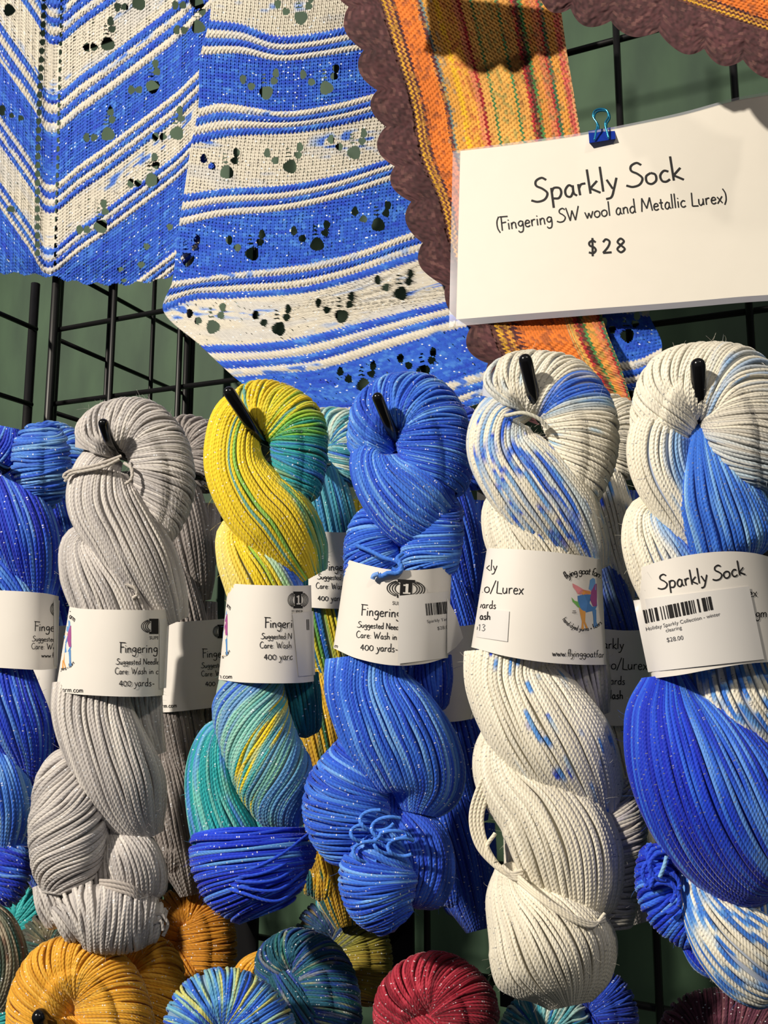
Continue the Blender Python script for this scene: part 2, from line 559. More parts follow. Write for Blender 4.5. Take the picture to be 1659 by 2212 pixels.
edgeL = np.array([[462, -60], [353, 672], [1400, 700]])
blue_white_knit(mb, GB, bb, specB, holesB, lambda x, y: np.ones_like(x, bool), -0.020,
                lambda x, y: -0.004 * np.sin((x - 400) / 95.0) - 0.003 * np.cos(y / 130.0)
                - 0.012 * np.clip((x - 1220) / 100, 0, 1) * np.clip((y - 640) / 60, 0, 1))
mb.build('front_lace_panel', M_KNIT, blue_shawl)

ys = np.array([-330, -240, -150, -60, 0, 97, 205, 287, 400, 461, 538, 590, 650, 720, 800], float)
rowsA = []
for k in ys:
    xs_ = 120 - k * 0.025
    rowsA.append(np.array([[xs_ - 190, k - 262], [xs_ - 130, k - 178], [xs_ - 85, k - 115], [xs_ - 38, k - 48], [xs_ - 14, k - 6], [xs_, k],
                           [xs_ + 16, k - 6], [xs_ + 60, k - 43], [xs_ + 118, k - 84], [xs_ + 200, k - 146], [xs_ + 276, k - 205],
                           [xs_ + 302, k - 231], [xs_ + 360, k - 287], [xs_ + 400, k - 330]]))
specA = [(-400, 'W', False)]
for s, order, e in ((-190, 'BWBW', -110), (0, 'BWBWB', 97), (205, 'BWBW', 287), (400, 'WBWB', 461), (538, 'BWBW', 592), (748, 'WBWB', 800)):
    for i, ch in enumerate(order):
        specA.append((s + (e - s) * i / len(order), ch, True))
    specA.append((e, {0: 'W', -190: 'B', 205: 'B', 400: 'W', 538: 'B', 748: 'W'}[s], False))
toesA = ((6, -49), (9, -32), (-46, 7), (-30, 7))
holesA = paws([(330, 187), (233, 290), (328, 389), (218, 489), (233, 95), (428, 58), (382, 288), (425, 4), (300, 8)], toesA)
holesA += [(20, 22, 12, 13), (4, 238, 8, 12), (24, 452, 9, 7), (25, 250, 5, 6), (45, 255, 6, 6), (367, 490, 7, 7), (317, 533, 7, 7),
           (305, 572, 8, 7), (260, 582, 7, 5), (268, 606, 6, 4)]
yy = -20
while yy < 588:
    xs_ = 120 - yy * 0.025
    holesA.append((xs_ + 13, yy, 3.2, 6)); holesA.append((xs_ - 26 - 3 * math.sin(yy), yy * 1.0 - 22, 6.0, 7.5))
    yy += 19
edge_x = [-60, 0, 60, 110, 180, 260, 340, 400, 470]
edge_y = [586, 589, 592, 597, 612, 615, 606, 584, 560]
GA, ba, _ = loft(rowsA, ys, 620, 330)
mb = MB()
blue_white_knit(mb, GA, ba, specA, holesA,
                lambda x, y: (y < np.interp(x, edge_x, edge_y) + 3 * np.sin(x / 7.0)) & (x < 470) & (y > -60) & (x > -24), -0.012,
                lambda x, y: -0.003 * np.sin(x / 70.0) + 0.004 * np.clip((y - 560) / 40, 0, 1), side_x=XP + 0.002)
mb.build('chevron_lace_panel', M_KNIT, blue_shawl)

# striped shawl with the scalloped brown border
OR = [(0.0, (92, 55, 48)), (.02, (215, 165, 50)), (.035, (110, 60, 50)), (.05, (205, 150, 60)), (.065, (80, 40, 45)), (.085, (222, 122, 45)),
      (.19, (225, 130, 50)), (.205, (90, 45, 50)), (.225, (110, 130, 130)), (.24, (220, 160, 70)), (.30, (235, 185, 40)), (.33, (225, 160, 70)),
      (.40, (215, 130, 90)), (.43, (165, 40, 45)), (.45, (220, 165, 85)), (.50, (70, 130, 80)), (.515, (222, 170, 85)), (.62, (222, 165, 75)),
      (.64, (70, 135, 85)), (.655, (220, 160, 80)), (.72, (170, 45, 50)), (.74, (90, 50, 40)), (.765, (75, 130, 70)), (.785, (220, 150, 70)),
      (.83, (215, 130, 85)), (.865, (170, 50, 55)), (.88, (70, 115, 80)), (.90, (220, 155, 70)), (.95, (205, 95, 85)), (.985, (215, 160, 110))]
OR_S = np.array([o[0] for o in OR]); OR_C = np.stack([lin(o[1]) for o in OR])


def tweed_knit(mb, rows, bv, nb, na, border, ybase, ywave, s_of, lower=None, side_scallop=True):
    G, b, a = loft(rows, bv, nb, na)
    x, y = G[..., 0].copy(), G[..., 1].copy()
    A = np.broadcast_to(a[None], x.shape); Bb = np.broadcast_to(b[:, None], x.shape)
    L = np.concatenate([np.zeros((1, na)), np.cumsum(np.linalg.norm(np.diff(G, axis=0), axis=2), 0)], 0)
    W = np.concatenate([np.zeros((nb, 1)), np.cumsum(np.linalg.norm(np.diff(G, axis=1), axis=2), 1)], 1)
    l0 = L[:, :1] + 55 * vnoise(L[:, :1] / 110, L[:, :1] * 0, 4)
    sc = np.abs(np.sin(np.pi * l0 / 92.0)) ** 0.8
    brd = np.clip(1 - A / border, 0, 1)
    # scalloped outer edge
    nx = x[:, :1] - x[:, 12:13]; ny = y[:, :1] - y[:, 12:13]
    nn = np.sqrt(nx**2 + ny**2)
    x += nx / nn * (sc - 0.55) * 26 * brd; y += ny / nn * (sc - 0.55) * 26 * brd
    isb = A + 0.012 * (hash2(L / 10, W / 8, 2) - .5) < border
    cu, cv = L / 10.5, W / 6.2
    n1 = hash2(L / 9 + 0.5 * (np.floor(W / 7) % 2), W / 7, 11); n2 = vnoise(L / 5.0, W / 5.0, 12); n3 = vnoise(L / 60., W / 50., 15)
    br = lin((84, 48, 52)) * (0.5 + 0.9 * n2[..., None]) + (lin((150, 105, 98)) - lin((84, 48, 52))) * (np.clip(n1 - 0.72, 0, 1) * 1.6)[..., None]
    br = br * (0.55 + 0.4 * n3[..., None])
    s = s_of(A, Bb) + 0.006 * np.sin(2 * np.pi * cu)
    k = np.clip(np.searchsorted(OR_S, s, 'right') - 1, 0, len(OR) - 1)
    oc = OR_C[k]
    mixn = hash2(L / 10.5 + .5 * (np.floor(cv) % 2), cv, 17)
    k2 = np.clip(k + np.where(mixn > 0.86, 2, 0) - np.where(mixn < 0.12, 1, 0), 0, len(OR) - 1)
    oc = oc * 0.55 + OR_C[k2] * 0.45
    oc = oc * (0.86 + 0.3 * vnoise(L / 30, W / 9, 8)[..., None])
    col = np.where(isb[..., None], br, oc)
    hb = 3.4 * vnoise(L / 7.0, W / 7.0, 23) + 4.5 * vnoise(L / 30.0, W / 26.0, 24) + 9 * sc * brd * (1 - brd) * 2
    ho = 1.5 * np.cos(2 * np.pi * (cu + 0.5 * (np.floor(cv) % 2))) + 1.7 * np.abs(np.sin(np.pi * cv)) + 0.4
    h = np.where(isb, hb + 3, ho)
    Y = ybase + ywave(x, y) - h * 0.52 / F
    mb.grid(on_plane(x, y, Y), col, np.stack([cu, cv], -1))
    return x, y


rowsC = [pts(s) for s in (
    '720,-40 785,-42 1000,-40 1204,-40', '772,110 848,108 1040,100 1222,95', '812,230 880,228 1070,215 1240,205',
    '832,340 908,335 1090,315 1256,300', '880,450 955,440 1110,420 1275,400', '912,560 992,550 1140,520 1288,500',
    '995,690 1068,680 1180,662 1296,645', '1042,790 1130,760 1225,735 1308,708', '1120,880 1225,840 1285,815 1338,785',
    '1260,980 1320,940 1345,915 1368,880')]
bC = [-40, 110, 230, 340, 450, 560, 690, 790, 880, 1000]
warm_shawl = thing('knitted_shawl', tuple(on_plane(1000., 20., -0.03)),
                   'orange striped shawl with scalloped brown border hanging over the blue one', 'shawl', 'knitted sample shawls')
mb = MB()
tweed_knit(mb, rowsC, bC, 640, 300, 0.175, -0.036,
           lambda x, y: -0.003 * np.sin((x - y * .4) / 80.0) - 0.012 * np.clip((y - 680) / 60, 0, 1),
           lambda A, B: np.where(B < 640, np.clip((A - 0.175) / 0.825, 0, 1),
                                 np.interp((A - 0.175) / 0.825, [0, .2, .24, .66, .7, 1], [0, .08, .087, .187, .7, .9])))
mb.build('striped_panel', M_KNIT2, warm_shawl)
rowsD = [pts(s) for s in (  # unseen left run added and shaped to shade the striped panel
    '770,-190 950,-175 1150,-130 1300,-110 1440,-80 1560,-40 1659,0 1760,40', '770,-140 900,-125 1160,-70 1300,-58 1440,-25 1560,14 1659,46 1760,80',
    '765,-105 900,-90 1030,-85 1165,-30 1290,0 1420,28 1540,62 1659,98 1760,130', '760,-72 860,-42 960,-40 1030,-66 1110,-42 1178,5 1215,25 1290,52 1400,75 1500,112 1659,158 1760,190')]
mb = MB()


def rowsT(rows):                 # lay the fold's length along the loft direction
    R = np.stack([resample(r, 24) for r in rows])
    return [R[::-1, k] for k in range(24)]


tweed_knit(mb, rowsT(rowsD), np.linspace(0, 600, 24), 420, 170, 0.56, -0.095,
           lambda x, y: 0.010 * np.cos((x - 1300) / 120.0), lambda A, B: np.clip((A - 0.56) * .5, 0, .2))
o = mb.build('folded_corner', M_KNIT2, warm_shawl)

# ------------------------------------------------------------------ writing
GL = {'S': (.6, '.58,.88 .42,1 .2,.9 .18,.7 .4,.52 .55,.3 .42,.06 .15,0 -.08,.1'),
      'p': (.46, 'l .06,.5 .04,-.36;.05,.3 .15,.48 .36,.44 .4,.22 .28,.02 .08,.04'),
      'a': (.44, '.34,.4 .2,.5 .04,.3 .06,.06 .2,0 .33,.2;.34,.47 .34,.12 .44,0'), 'r': (.34, 'l .05,.48 .06,0;.06,.3 .15,.45 .32,.47'),
      'k': (.42, 'l .05,1.05 .05,0;l .36,.5 .07,.22 .42,-.03'), 'l': (.15, 'l .06,1.08 .05,0'),
      'y': (.42, 'l .03,.48 .2,.06;.4,.5 .25,.05 .1,-.3 -.1,-.34'), 'o': (.46, '.22,.48 .04,.36 .04,.1 .2,0 .38,.12 .38,.38 .22,.48'),
      'c': (.4, '.36,.42 .2,.48 .04,.3 .08,.06 .22,0 .38,.08'), 'F': (.44, 'l .08,1 .06,-.02;l -.04,1.02 .56,.98;l .07,.55 .4,.57'),
      'i': (.16, 'l .06,.48 .06,0;l .05,.66 .085,.72'), 'n': (.44, 'l .05,.48 .05,0;.05,.3 .18,.47 .32,.42 .34,.2 .36,0'),
      'g': (.44, '.36,.44 .2,.5 .05,.36 .1,.16 .25,.14 .36,.3;.36,.48 .38,.1 .3,-.28 .1,-.32 0,-.2'),
      'e': (.4, '.05,.26 .34,.3 .3,.45 .16,.48 .04,.3 .08,.06 .22,0 .38,.08'), 'W': (.95, 'l 0,1 .22,0 .42,.75 .6,0 .92,1.02'),
      'w': (.6, 'l 0,.48 .14,0 .28,.4 .4,0 .58,.5'), 'd': (.46, '.36,.38 .22,.48 .04,.32 .06,.06 .2,0 .36,.16;l .37,1.05 .37,.05 .43,0'),
      'M': (.82, 'l .02,0 .12,1 .4,.2 .68,1 .78,0'), 't': (.3, 'l .12,.78 .12,.08 .25,0;l -.02,.5 .26,.5'), 'L': (.46, 'l .1,1 .06,0 .5,-.03'),
      'u': (.44, '.04,.48 .04,.12 .14,0 .28,.08 .34,.25;l .35,.48 .36,0'), 'x': (.4, 'l .02,.48 .36,0;l .38,.5 0,-.02'),
      's': (.34, '.3,.43 .16,.49 .06,.37 .2,.25 .28,.12 .16,0 0,.06'), '(': (.25, '.22,1.05 .06,.7 .06,.2 .2,-.15'), ')': (.25, '.02,1.05 .18,.7 .18,.2 .04,-.15'),
      '$': (.52, '.42,.62 .28,.72 .1,.62 .12,.46 .34,.34 .4,.18 .26,.04 .05,.1;l .27,.86 .23,-.12'), '2': (.5, '.05,.6 .2,.75 .38,.62 .3,.35 .02,.02;l .02,.02 .45,.03'),
      '8': (.48, '.22,.38 .06,.56 .22,.74 .38,.58 .2,.38 .03,.18 .2,0 .4,.16 .22,.38'), '4': (.5, 'l .32,-.02 .32,.72 .02,.24 .48,.24'),
      '0': (.52, '.24,.66 .04,.5 .04,.14 .22,0 .42,.14 .42,.5 .24,.66'), 'C': (.6, '.56,.85 .35,1 .08,.7 .08,.25 .3,0 .58,.1'),
      'N': (.68, 'l .05,0 .08,1 .58,0 .6,1.02'), ':': (.2, 'l .07,.38 .1,.44;l .07,.03 .1,.09'), '-': (.36, 'l .05,.27 .3,.27'),
      '.': (.18, 'l .05,.0 .09,.06'), '/': (.4, 'l -.02,-.1 .4,1.05'), '+': (.4, 'l .18,.45 .18,.1;l .03,.28 .34,.28'),
      'h': (.44, 'l .05,1.05 .05,0;.05,.3 .18,.47 .32,.42 .34,.2 .36,0'), 'b': (.44, 'l .05,1.05 .05,.03;.05,.3 .18,.48 .36,.4 .38,.15 .2,0 .05,.06'),
      '1': (.3, 'l .02,.6 .14,.72 .14,0'), '3': (.45, '.06,.66 .22,.74 .36,.6 .18,.4 .38,.22 .2,0 .02,.08'),
      'f': (.28, '.3,.98 .17,1.02 .1,.8 .1,0;l -.02,.5 .24,.5'), 'm': (.66, 'l .05,.48 .05,0;.05,.3 .16,.47 .28,.42 .3,.2 .3,0;.3,.3 .42,.47 .55,.42 .57,.2 .58,0'),
      ' ': (.26, '')}


def one_stroke(out, P, pen, size, th, x, y, ca, sa, arc):
    X = (P[:, 0] + pen) * size; Yv = P[:, 1] * size
    if arc:
        cx, cy, R, a0, sg = arc
        aa_ = a0 + sg * X / R
        rr = R + sg * Yv
        Q = np.stack([cx + rr * np.cos(aa_), cy + rr * np.sin(aa_)], -1)
    else:
        Q = np.stack([x + X * ca + Yv * sa, y + X * sa - Yv * ca], -1)
    T = np.gradient(Q, axis=0); T /= np.maximum(np.linalg.norm(T, axis=1, keepdims=True), 1e-9)
    N = np.stack([-T[:, 1], T[:, 0]], -1) * th / 2
    q = np.stack([Q[:-1] - N[:-1], Q[1:] - N[1:], Q[1:] + N[1:], Q[:-1] + N[:-1]], 1)
    out.append(q)


def strokes(txt, x, y, ang, size, th, track=0.06, arc=None):
    """hand-lettered ribbon strokes; returns quads (n,4,2) in label space. arc = (cx, cy, radius, start angle, sign)"""
    out = []
    pen = 0.0
    ca, sa = math.cos(ang), math.sin(ang)
    for ch in txt:
        w, g = GL[ch]
        for st in filter(None, g.split(';')):
            straight = st.startswith('l ')
            P = pts(st[2:] if straight else st)
            if straight and len(P) > 2:
                segs = [P[i:i + 2] for i in range(len(P) - 1)]
            else:
                segs = [P if straight else spline(P, max(10, 5 * len(P)))]
            for P in segs:
                one_stroke(out, P, pen, size, th, x, y, ca, sa, arc)
        pen += w + track
    return np.concatenate(out)


def fonttext(txt, x, y, ang, size, sx=1.0, bold=0.0):
    cu = bpy.data.curves.new('t', 'FONT')
    cu.body = txt; cu.size = size; cu.resolution_u = 3; cu.offset = bold
    ob = bpy.data.objects.new('t', cu)
    COL.objects.link(ob)
    me = ob.evaluated_get(bpy.context.evaluated_depsgraph_get()).to_mesh()
    me.calc_loop_triangles()
    v = np.array([vv.co[:2] for vv in me.vertices]).reshape(-1, 2)
    t = np.array([tuple(p.vertices) for p in me.loop_triangles], int).reshape(-1, 3)
    ob.evaluated_get(bpy.context.evaluated_depsgraph_get()).to_mesh_clear()
    bpy.data.objects.remove(ob); bpy.data.curves.remove(cu)
    ca, sa = math.cos(ang), math.sin(ang)
    X, Yv = v[:, 0] * sx, v[:, 1]
    Q = np.stack([x + X * ca + Yv * sa, y + X * sa - Yv * ca], -1)
    return Q[t]


def rects(lst, ang=0.0, org=(0, 0)):
    ca, sa = math.cos(ang), math.sin(ang)
    out = []
    lst2 = []
    for x0, y0, x1, y1 in lst:
        k = max(1, int(math.ceil((x1 - x0) / 3.0)))
        lst2 += [(x0 + (x1 - x0) * i / k, y0, x0 + (x1 - x0) * (i + 1) / k, y1) for i in range(k)]
    for x0, y0, x1, y1 in lst2:
        q = np.array([[x0, y0], [x1, y0], [x1, y1], [x0, y1]], float)
        out.append(np.stack([org[0] + q[:, 0] * ca - q[:, 1] * sa, org[1] + q[:, 0] * sa + q[:, 1] * ca], -1))
    return np.array(out)


BAR = [2, 1, 1, 2, 2, 1, 1, 2, 3, 3, 1, 2, 1, 2, 1, 1, 5, 1, 3, 1, 2, 2, 3, 1, 3, 1, 2, 1, 1, 1, 1, 3, 2, 3, 4, 1, 1, 1, 3]


def barcode(x, y, ang, w, h):
    tot = sum(BAR); pos = 0; l = []
    for i, k in enumerate(BAR):
        if i % 2 == 0: l.append((pos / tot * w, 0, (pos + k) / tot * w, h))
        pos += k
    return rects(l, ang, (x, y))


def put_print(polys, depth, name, m, parent, Zh, inside=None, eps=0.9, colors=None):
    """lay printed shapes on a surface whose relief is depth(x, y)"""
    mb = MB()
    n = 0
    for i, p in enumerate(polys):
        if len(p) == 0: continue
        if inside is not None:
            c = p.mean(1)
            p = p[inside(c[:, 0], c[:, 1])]
            if len(p) == 0: continue
        P = hang(p[..., 0], p[..., 1], Zh, depth(p[..., 0], p[..., 1]) + eps)
        k = p.shape[1]
        mb.add(P.reshape(-1, 3), np.arange(len(p) * k).reshape(-1, k), colors[i] if colors is not None else (0, 0, 0))
        n += len(p)
    if n: return mb.build(name, m, parent)


# ------------------------------------------------------------------ price sign
sign = thing('price_sign', tuple(on_plane(1298., 300., -0.06)), 'laminated white price card marked $28 held up by a blue clip', 'sign')
SY = -0.046


def sign_y(x, y):
    return SY - 0.006 * np.sin((np.asarray(x) - 980) / 780 * math.pi) - 0.010 * np.clip((500 - np.asarray(y)) / 300, 0, 1) * np.clip((np.asarray(x) - 1250) / 400, 0, 1)


top = pts('994,326 1120,311 1250,293 1380,268 1480,247 1590,217 1659,205 1720,193 1800,184')
bot = pts('985,690 1120,679 1250,669 1400,658 1500,650 1600,641 1659,637 1720,633 1800,629')


def sheet(topc, botc, mname, m, off, nx=60, ny=30):
    T_, B_ = resample(topc, nx), resample(botc, nx)
    t = np.linspace(0, 1, ny)[:, None, None]
    G = T_[None] * (1 - t) + B_[None] * t
    mb = MB()
    Pf = on_plane(G[..., 0], G[..., 1], sign_y(G[..., 0], G[..., 1]) + off)
    mb.grid(Pf)
    return mb.build(mname, m, sign)


sheet(top, bot, 'printed_card', M_CARD, 0.0)
ft = pts('978,326 1120,306 1250,288 1380,263 1480,241 1590,211 1659,199 1720,187 1810,176')
fb = pts('970,706 1120,693 1250,683 1400,671 1500,663 1600,654 1659,650 1720,646 1810,641')
for nm, a_, b_ in (('laminate_margin', pts('978,327 986,327 994,326'), pts('970,706 978,706 985,690')),
                   ('laminate_margin', bot, pts('985,705 1120,693 1250,683 1400,671 1500,663 1600,654 1659,650 1720,646 1810,641')),
                   ('laminate_margin', ft, pts('988,326 1120,311 1250,293 1380,268 1480,247 1590,217 1659,205 1720,193 1810,184'))):
    sheet(a_, b_, nm, M_FILM, -0.0004, 40, 6)


def sign_print(polys, name):
    mb = MB()
    for p in polys:
        P = on_plane(p[..., 0], p[..., 1], sign_y(p[..., 0], p[..., 1]) - 0.0003)
        k = p.shape[1]
        mb.add(P.reshape(-1, 3), np.arange(len(p) * k).reshape(-1, k), (0, 0, 0))
    return mb.build(name, M_INK, sign)


def curved_line(txt, p0, p1, size, th, sag=0, track=0.06):
    q = strokes(txt, 0, 0, 0, 1.0, th / size, track)
    w = q[..., 0].max()
    L = math.hypot(p1[0] - p0[0], p1[1] - p0[1])
    dx, dy = (p1[0] - p0[0]) / L, (p1[1] - p0[1]) / L
    X = q[..., 0] / w * L; Yv = q[..., 1] * size + sag * np.sin(q[..., 0] / w * math.pi)
    Yv = Yv  # label space runs downwards, strokes() has flipped it already
    return np.stack([p0[0] + X * dx - Yv * dy, p0[1] + X * dy + Yv * dx], -1)


sign_print([curved_line('Sparkly Sock', (1153, 437), (1478, 386), 50, 4.2, 0),
            curved_line('(Fingering SW wool and Metallic Lurex)', (1074, 499), (1571, 437), 29, 2.7, -3),
            curved_line('$28', (1270, 549), (1352, 544), 40, 4.2, 0, 0.22)], 'printed_text')

clip = thing('binder_clip', tuple(on_plane(1300., 290., SY - 0.004)), 'small blue metal binder clip gripping the top edge of the price sign', 'clip')
mb = MB()
c0 = [(1271, 283), (1327, 274), (1330, 300), (1273, 309)]
cp = np.array(c0, float)
cy0 = float(sign_y(1300, 290))
fr = on_plane(cp[:, 0], cp[:, 1], np.array([cy0 + .001, cy0 + .001, cy0 - .004, cy0 - .004]))
bk = on_plane(cp[:, 0], cp[:, 1], np.array([cy0 + .004, cy0 + .004, cy0 + .009, cy0 + .009]))
bk[:2] += [0, 0.004, 0.0]
for q in ((fr[0], fr[1], fr[2], fr[3]), (bk[1], bk[0], bk[3], bk[2]), (fr[0], bk[0], bk[1], fr[1]), (fr[0], fr[3], bk[3], bk[0]), (fr[1], bk[1], bk[2], fr[2])):
    mb.add(q, [(0, 1, 2, 3)])
sh = mb.build('clip_body', M_CLIP, clip)
for p in sh.data.polygons: p.use_smooth = False
lp = spline(pts('1284,303 1287,285 1290,268 1281,252 1284,240 1297,235 1311,239 1314,252 1307,266 1311,284 1315,299'), 60)
mb = MB(); tube(mb, on_plane(lp[:, 0], lp[:, 1], cy0 - 0.005 - 0.0 * lp[:, 0]), 0.0007, 8); mb.build('wire_handle', M_CLIPW, clip)
lp2 = lp + [3, 4]
mb = MB(); tube(mb, on_plane(lp2[:, 0], lp2[:, 1], cy0 + 0.012 + 0 * lp2[:, 0]), 0.0007, 8); mb.build('wire_handle', M_CLIPW, clip)


# ------------------------------------------------------------------ yarn skeins
def dye(stops, s=0.0, j=0.5, a=0.3, specks=(), k=1.0, fl=4, odd=()):
    st = np.array([x[0] for x in stops], float)
    cs = np.stack([lin(x[1]) for x in stops]) * k
    return dict(st=st, cs=cs, s=s, j=j, a=a, specks=specks, fl=fl, odd=odd)


def dye_colors(d, sfrac, n, m):
    q = d['s'] * sfrac + d['j'] * (rng.uniform(0, 1, (n, 1)) - (0.5 if d['s'] else 0)) + d['a'] * sm((n, m), d['fl'])
    if not d['s']: q = q + 0.5 * (1 - d['j'])
    q = np.clip(q, d['st'][0], d['st'][-1])
    col = np.stack([np.interp(q, d['st'], d['cs'][:, k]) for k in range(3)], -1)
    for prob, c in d['odd']:
        pick = (rng.uniform(0, 1, (n, 1)) < prob)[..., None]
        col = np.where(pick, col * 0.15 + lin(c) * 0.85, col)
    for prob, c, ln, reg in d['specks']:
        f = sm((n, m), ln)
        base = np.clip((f - (1 - prob * 2)) * 6, 0, 1)
        if reg is not None:
            base = base * ((sfrac > reg[0]) & (sfrac < reg[1]))
        col = col + (lin(c) - col) * base[..., None]
    return col * (1 + 0.05 * rng.standard_normal((n, 1, 1)))


class Skein:
    def __init__(s, name, x, y, Zh, label, group, mat_=None, fz=0.0):
        s.Zh = Zh; s.fz = fz
        s.root = thing('yarn_skein', tuple(hang(float(x), float(y), Zh)), label, 'skein of yarn', group)
        s.mbs = {}
        s.mat = mat_ or M_YARN

    def part(s, p):
        if p not in s.mbs: s.mbs[p] = MB()
        return s.mbs[p]

    def strand_tubes(s, mb, C, NR, col, r, pitch):
        """C (n,m,3) centre lines in skein space (px, px, D); NR surface normals; tubes with 6 sides"""
        n, m = C.shape[:2]
        T = np.gradient(C, axis=1)
        T /= np.maximum(np.linalg.norm(T, axis=2, keepdims=True), 1e-9)
        NR = NR - T * (NR * T).sum(2, keepdims=True)
        NR /= np.maximum(np.linalg.norm(NR, axis=2, keepdims=True), 1e-9)
        B = np.cross(T, NR)
        K = 6
        ph = (np.arange(K) / K + 0.5) * 2 * np.pi
        r = np.broadcast_to(r, (n, m))
        V = C[:, :, None] + r[:, :, None, None] * (np.cos(ph)[:, None] * NR[:, :, None] + np.sin(ph)[:, None] * B[:, :, None])
        W = hang(V[..., 0], V[..., 1], s.Zh, V[..., 2])
        L = np.concatenate([np.zeros((n, 1)), np.cumsum(np.linalg.norm(np.diff(C, axis=1), axis=2), 1)], 1) / pitch
        L = L + (np.arange(n) * 7.31 % 97)[:, None]
        idx = np.arange(n * m * K).reshape(n, m, K)
        nx_ = np.roll(idx, -1, 2)
        f = np.stack([idx[:, :-1], nx_[:, :-1], nx_[:, 1:], idx[:, 1:]], -1).reshape(-1, 4)
        t = np.stack([np.broadcast_to(np.arange(K) / K, (n, m, K)), np.broadcast_to(L[:, :, None], (n, m, K))], -1)
        c = np.broadcast_to(col[:, :, None], (n, m, K, 3)).reshape(-1, 3)
        mb.add(W.reshape(-1, 3), f, c, t)

    def lobe(s, mode, P, d, d0=15.0, d1=-12.0, sp=8.6, sv=0.0, tw=0.0, sl=0.0, th=0.72, part='twisted_strands', th0=None, th1=None,
             clump=1.0, res=1.0, vr=(0.0, 1.0)):
        sp = sp * 0.82
        P = pts(P)
        Q = spline(P, 160)
        w = np.maximum(Q[:, 2], 2.0)
        cl = np.r_[0, np.cumsum(np.linalg.norm(np.diff(Q[:, :2], axis=0), axis=1))]
        length = cl[-1]
        if w[-1] > 0.55 * w.max():                   # a full end rounds off instead of stopping flat
            rr = min(w[-1] * .55, length * .3)
            w = w * np.sqrt(np.clip(1 - np.clip((cl - (length - rr)) / rr, 0, 1) ** 2, 0.002, 1))
        T = np.gradient(Q[:, :2], axis=0); T /= np.maximum(np.linalg.norm(T, axis=1, keepdims=True), 1e-9)
        N = np.stack([T[:, 1], -T[:, 0]], -1)
        vv = cl / length

        inner = 1.14 if mode == 'across' and part == 'hanging_loop' else 1.0

        def surf(v, a, scale=1.0, bump=0.0):
            v = np.clip(v, 0, 1)
            X = np.interp(v, vv, Q[:, 0]); Y = np.interp(v, vv, Q[:, 1]); W = np.interp(v, vv, w)
            nx = np.interp(v, vv, N[:, 0]); ny = np.interp(v, vv, N[:, 1])
            D = d1 + (d0 - d1) * np.sin(np.pi * np.clip(v, 0, 1)) ** 0.8
            c = W * scale * np.where(np.cos(a) < 0, inner, 1.0) + bump
            return (np.stack([X + c * np.cos(a) * nx, Y + c * np.cos(a) * ny, D + c * th * np.sin(a)], -1),
                    np.stack([np.cos(a) * nx * th, np.cos(a) * ny * th, np.sin(a)], -1))
        wm = w.max()
        if mode == 'along':
            per = np.pi * wm * (1 + th) * 1.03
            a0, a1 = (-0.85, np.pi + 0.85)
            n = max(8, int(per * (a1 - a0) / (2 * np.pi) / sp))
            m = max(10, int(length / 7 * res))
            ai = np.linspace(a0, a1, n)[:, None] + rng.normal(0, 0.16, (n, 1)) * (a1 - a0) / n
            t = np.linspace(vr[0], vr[1], m)[None]
            v = np.broadcast_to(t, (n, m))
            a = ai + tw * (t - 0.5) + 0.4 * (a1 - a0) / n * sm((n, m), 3)
            sf = 0.5 - 0.5 * np.cos(np.clip(np.pi - a, 0, np.pi)) - sv * (1 - t)
        else:
            t0 = -0.7 if th0 is None else th0
            t1 = np.pi + 0.25 if th1 is None else th1
            ol = max(np.linalg.norm(np.diff(Q[:, :2] + k * N * w[:, None], axis=0), axis=1).sum() for k in (-.8, .8))
            n = max(8, int(max(length, ol) / sp))
            arc = wm * (1 + th) / 2 * (t1 - t0)
            m = max(12, int(arc / 7 * res))
            vi = np.linspace(0.0, 1.0, n)[:, None] + rng.normal(0, 0.16, (n, 1)) / n
            t = np.linspace(0, 1, m)[None]
            a = np.broadcast_to(t0 + (t1 - t0) * t, (n, m))
            gk = max(4, n // 7)
            gs = np.interp(np.arange(n), np.linspace(0, n, gk), rng.normal(0, 1, gk))[:, None]
            v = vi + (sl + 1.6 / n * gs + 0.8 / n * rng.normal(0, 1, (n, 1))) * (a - np.pi / 2) / np.pi + 0.7 / n * sm((n, m), 4)
            sf = np.broadcast_to(vi, (n, m))
        # bundles of neighbouring strands ride higher or lower
        gk = max(3, n // 5)
        g = np.interp(np.arange(n), np.linspace(0, n, gk), rng.normal(0, 1, gk))[:, None]
        bump = clump * (0.7 * g + 0.45 * rng.normal(0, 1, (n, 1)) + 0.8 * sm((n, m), 3))
        C, NR = surf(v, a, 1.0, bump)
        col = dye_colors(d, sf, n, m)
        mb = s.part(part)
        s.strand_tubes(mb, C, NR, col, sp * 0.62, 9.5)
        if s.fz:                                     # stray fibres of the wool
            k = int(n * m * s.fz)
            i, jj = rng.integers(0, n, k), rng.integers(1, m - 1, k)
            p0 = C[i, jj] + NR[i, jj] / np.linalg.norm(NR[i, jj], axis=1, keepdims=True) * sp * .5
            dr = NR[i, jj] / np.linalg.norm(NR[i, jj], axis=1, keepdims=True) * rng.uniform(.1, .8, (k, 1)) + rng.normal(0, .6, (k, 3))
            dr /= np.linalg.norm(dr, axis=1, keepdims=True)
            cv = rng.normal(0, .9, (k, 3)); ln = rng.uniform(5, 17, (k, 1, 1))
            q = np.linspace(0, 1, 5)[None, :, None]
            H = p0[:, None] + ln * (dr[:, None] * q + cv[:, None] * q * q * .6)
            hx = (np.array([[0.0, 1, 0], [.87, -.5, 0], [-.87, -.5, 0]]) * 0.33)[None, None] * (1 - .6 * q)[..., None]
            V = H[:, :, None] + hx
            ix = np.arange(k * 15).reshape(k, 5, 3); nx_ = np.roll(ix, -1, 2)
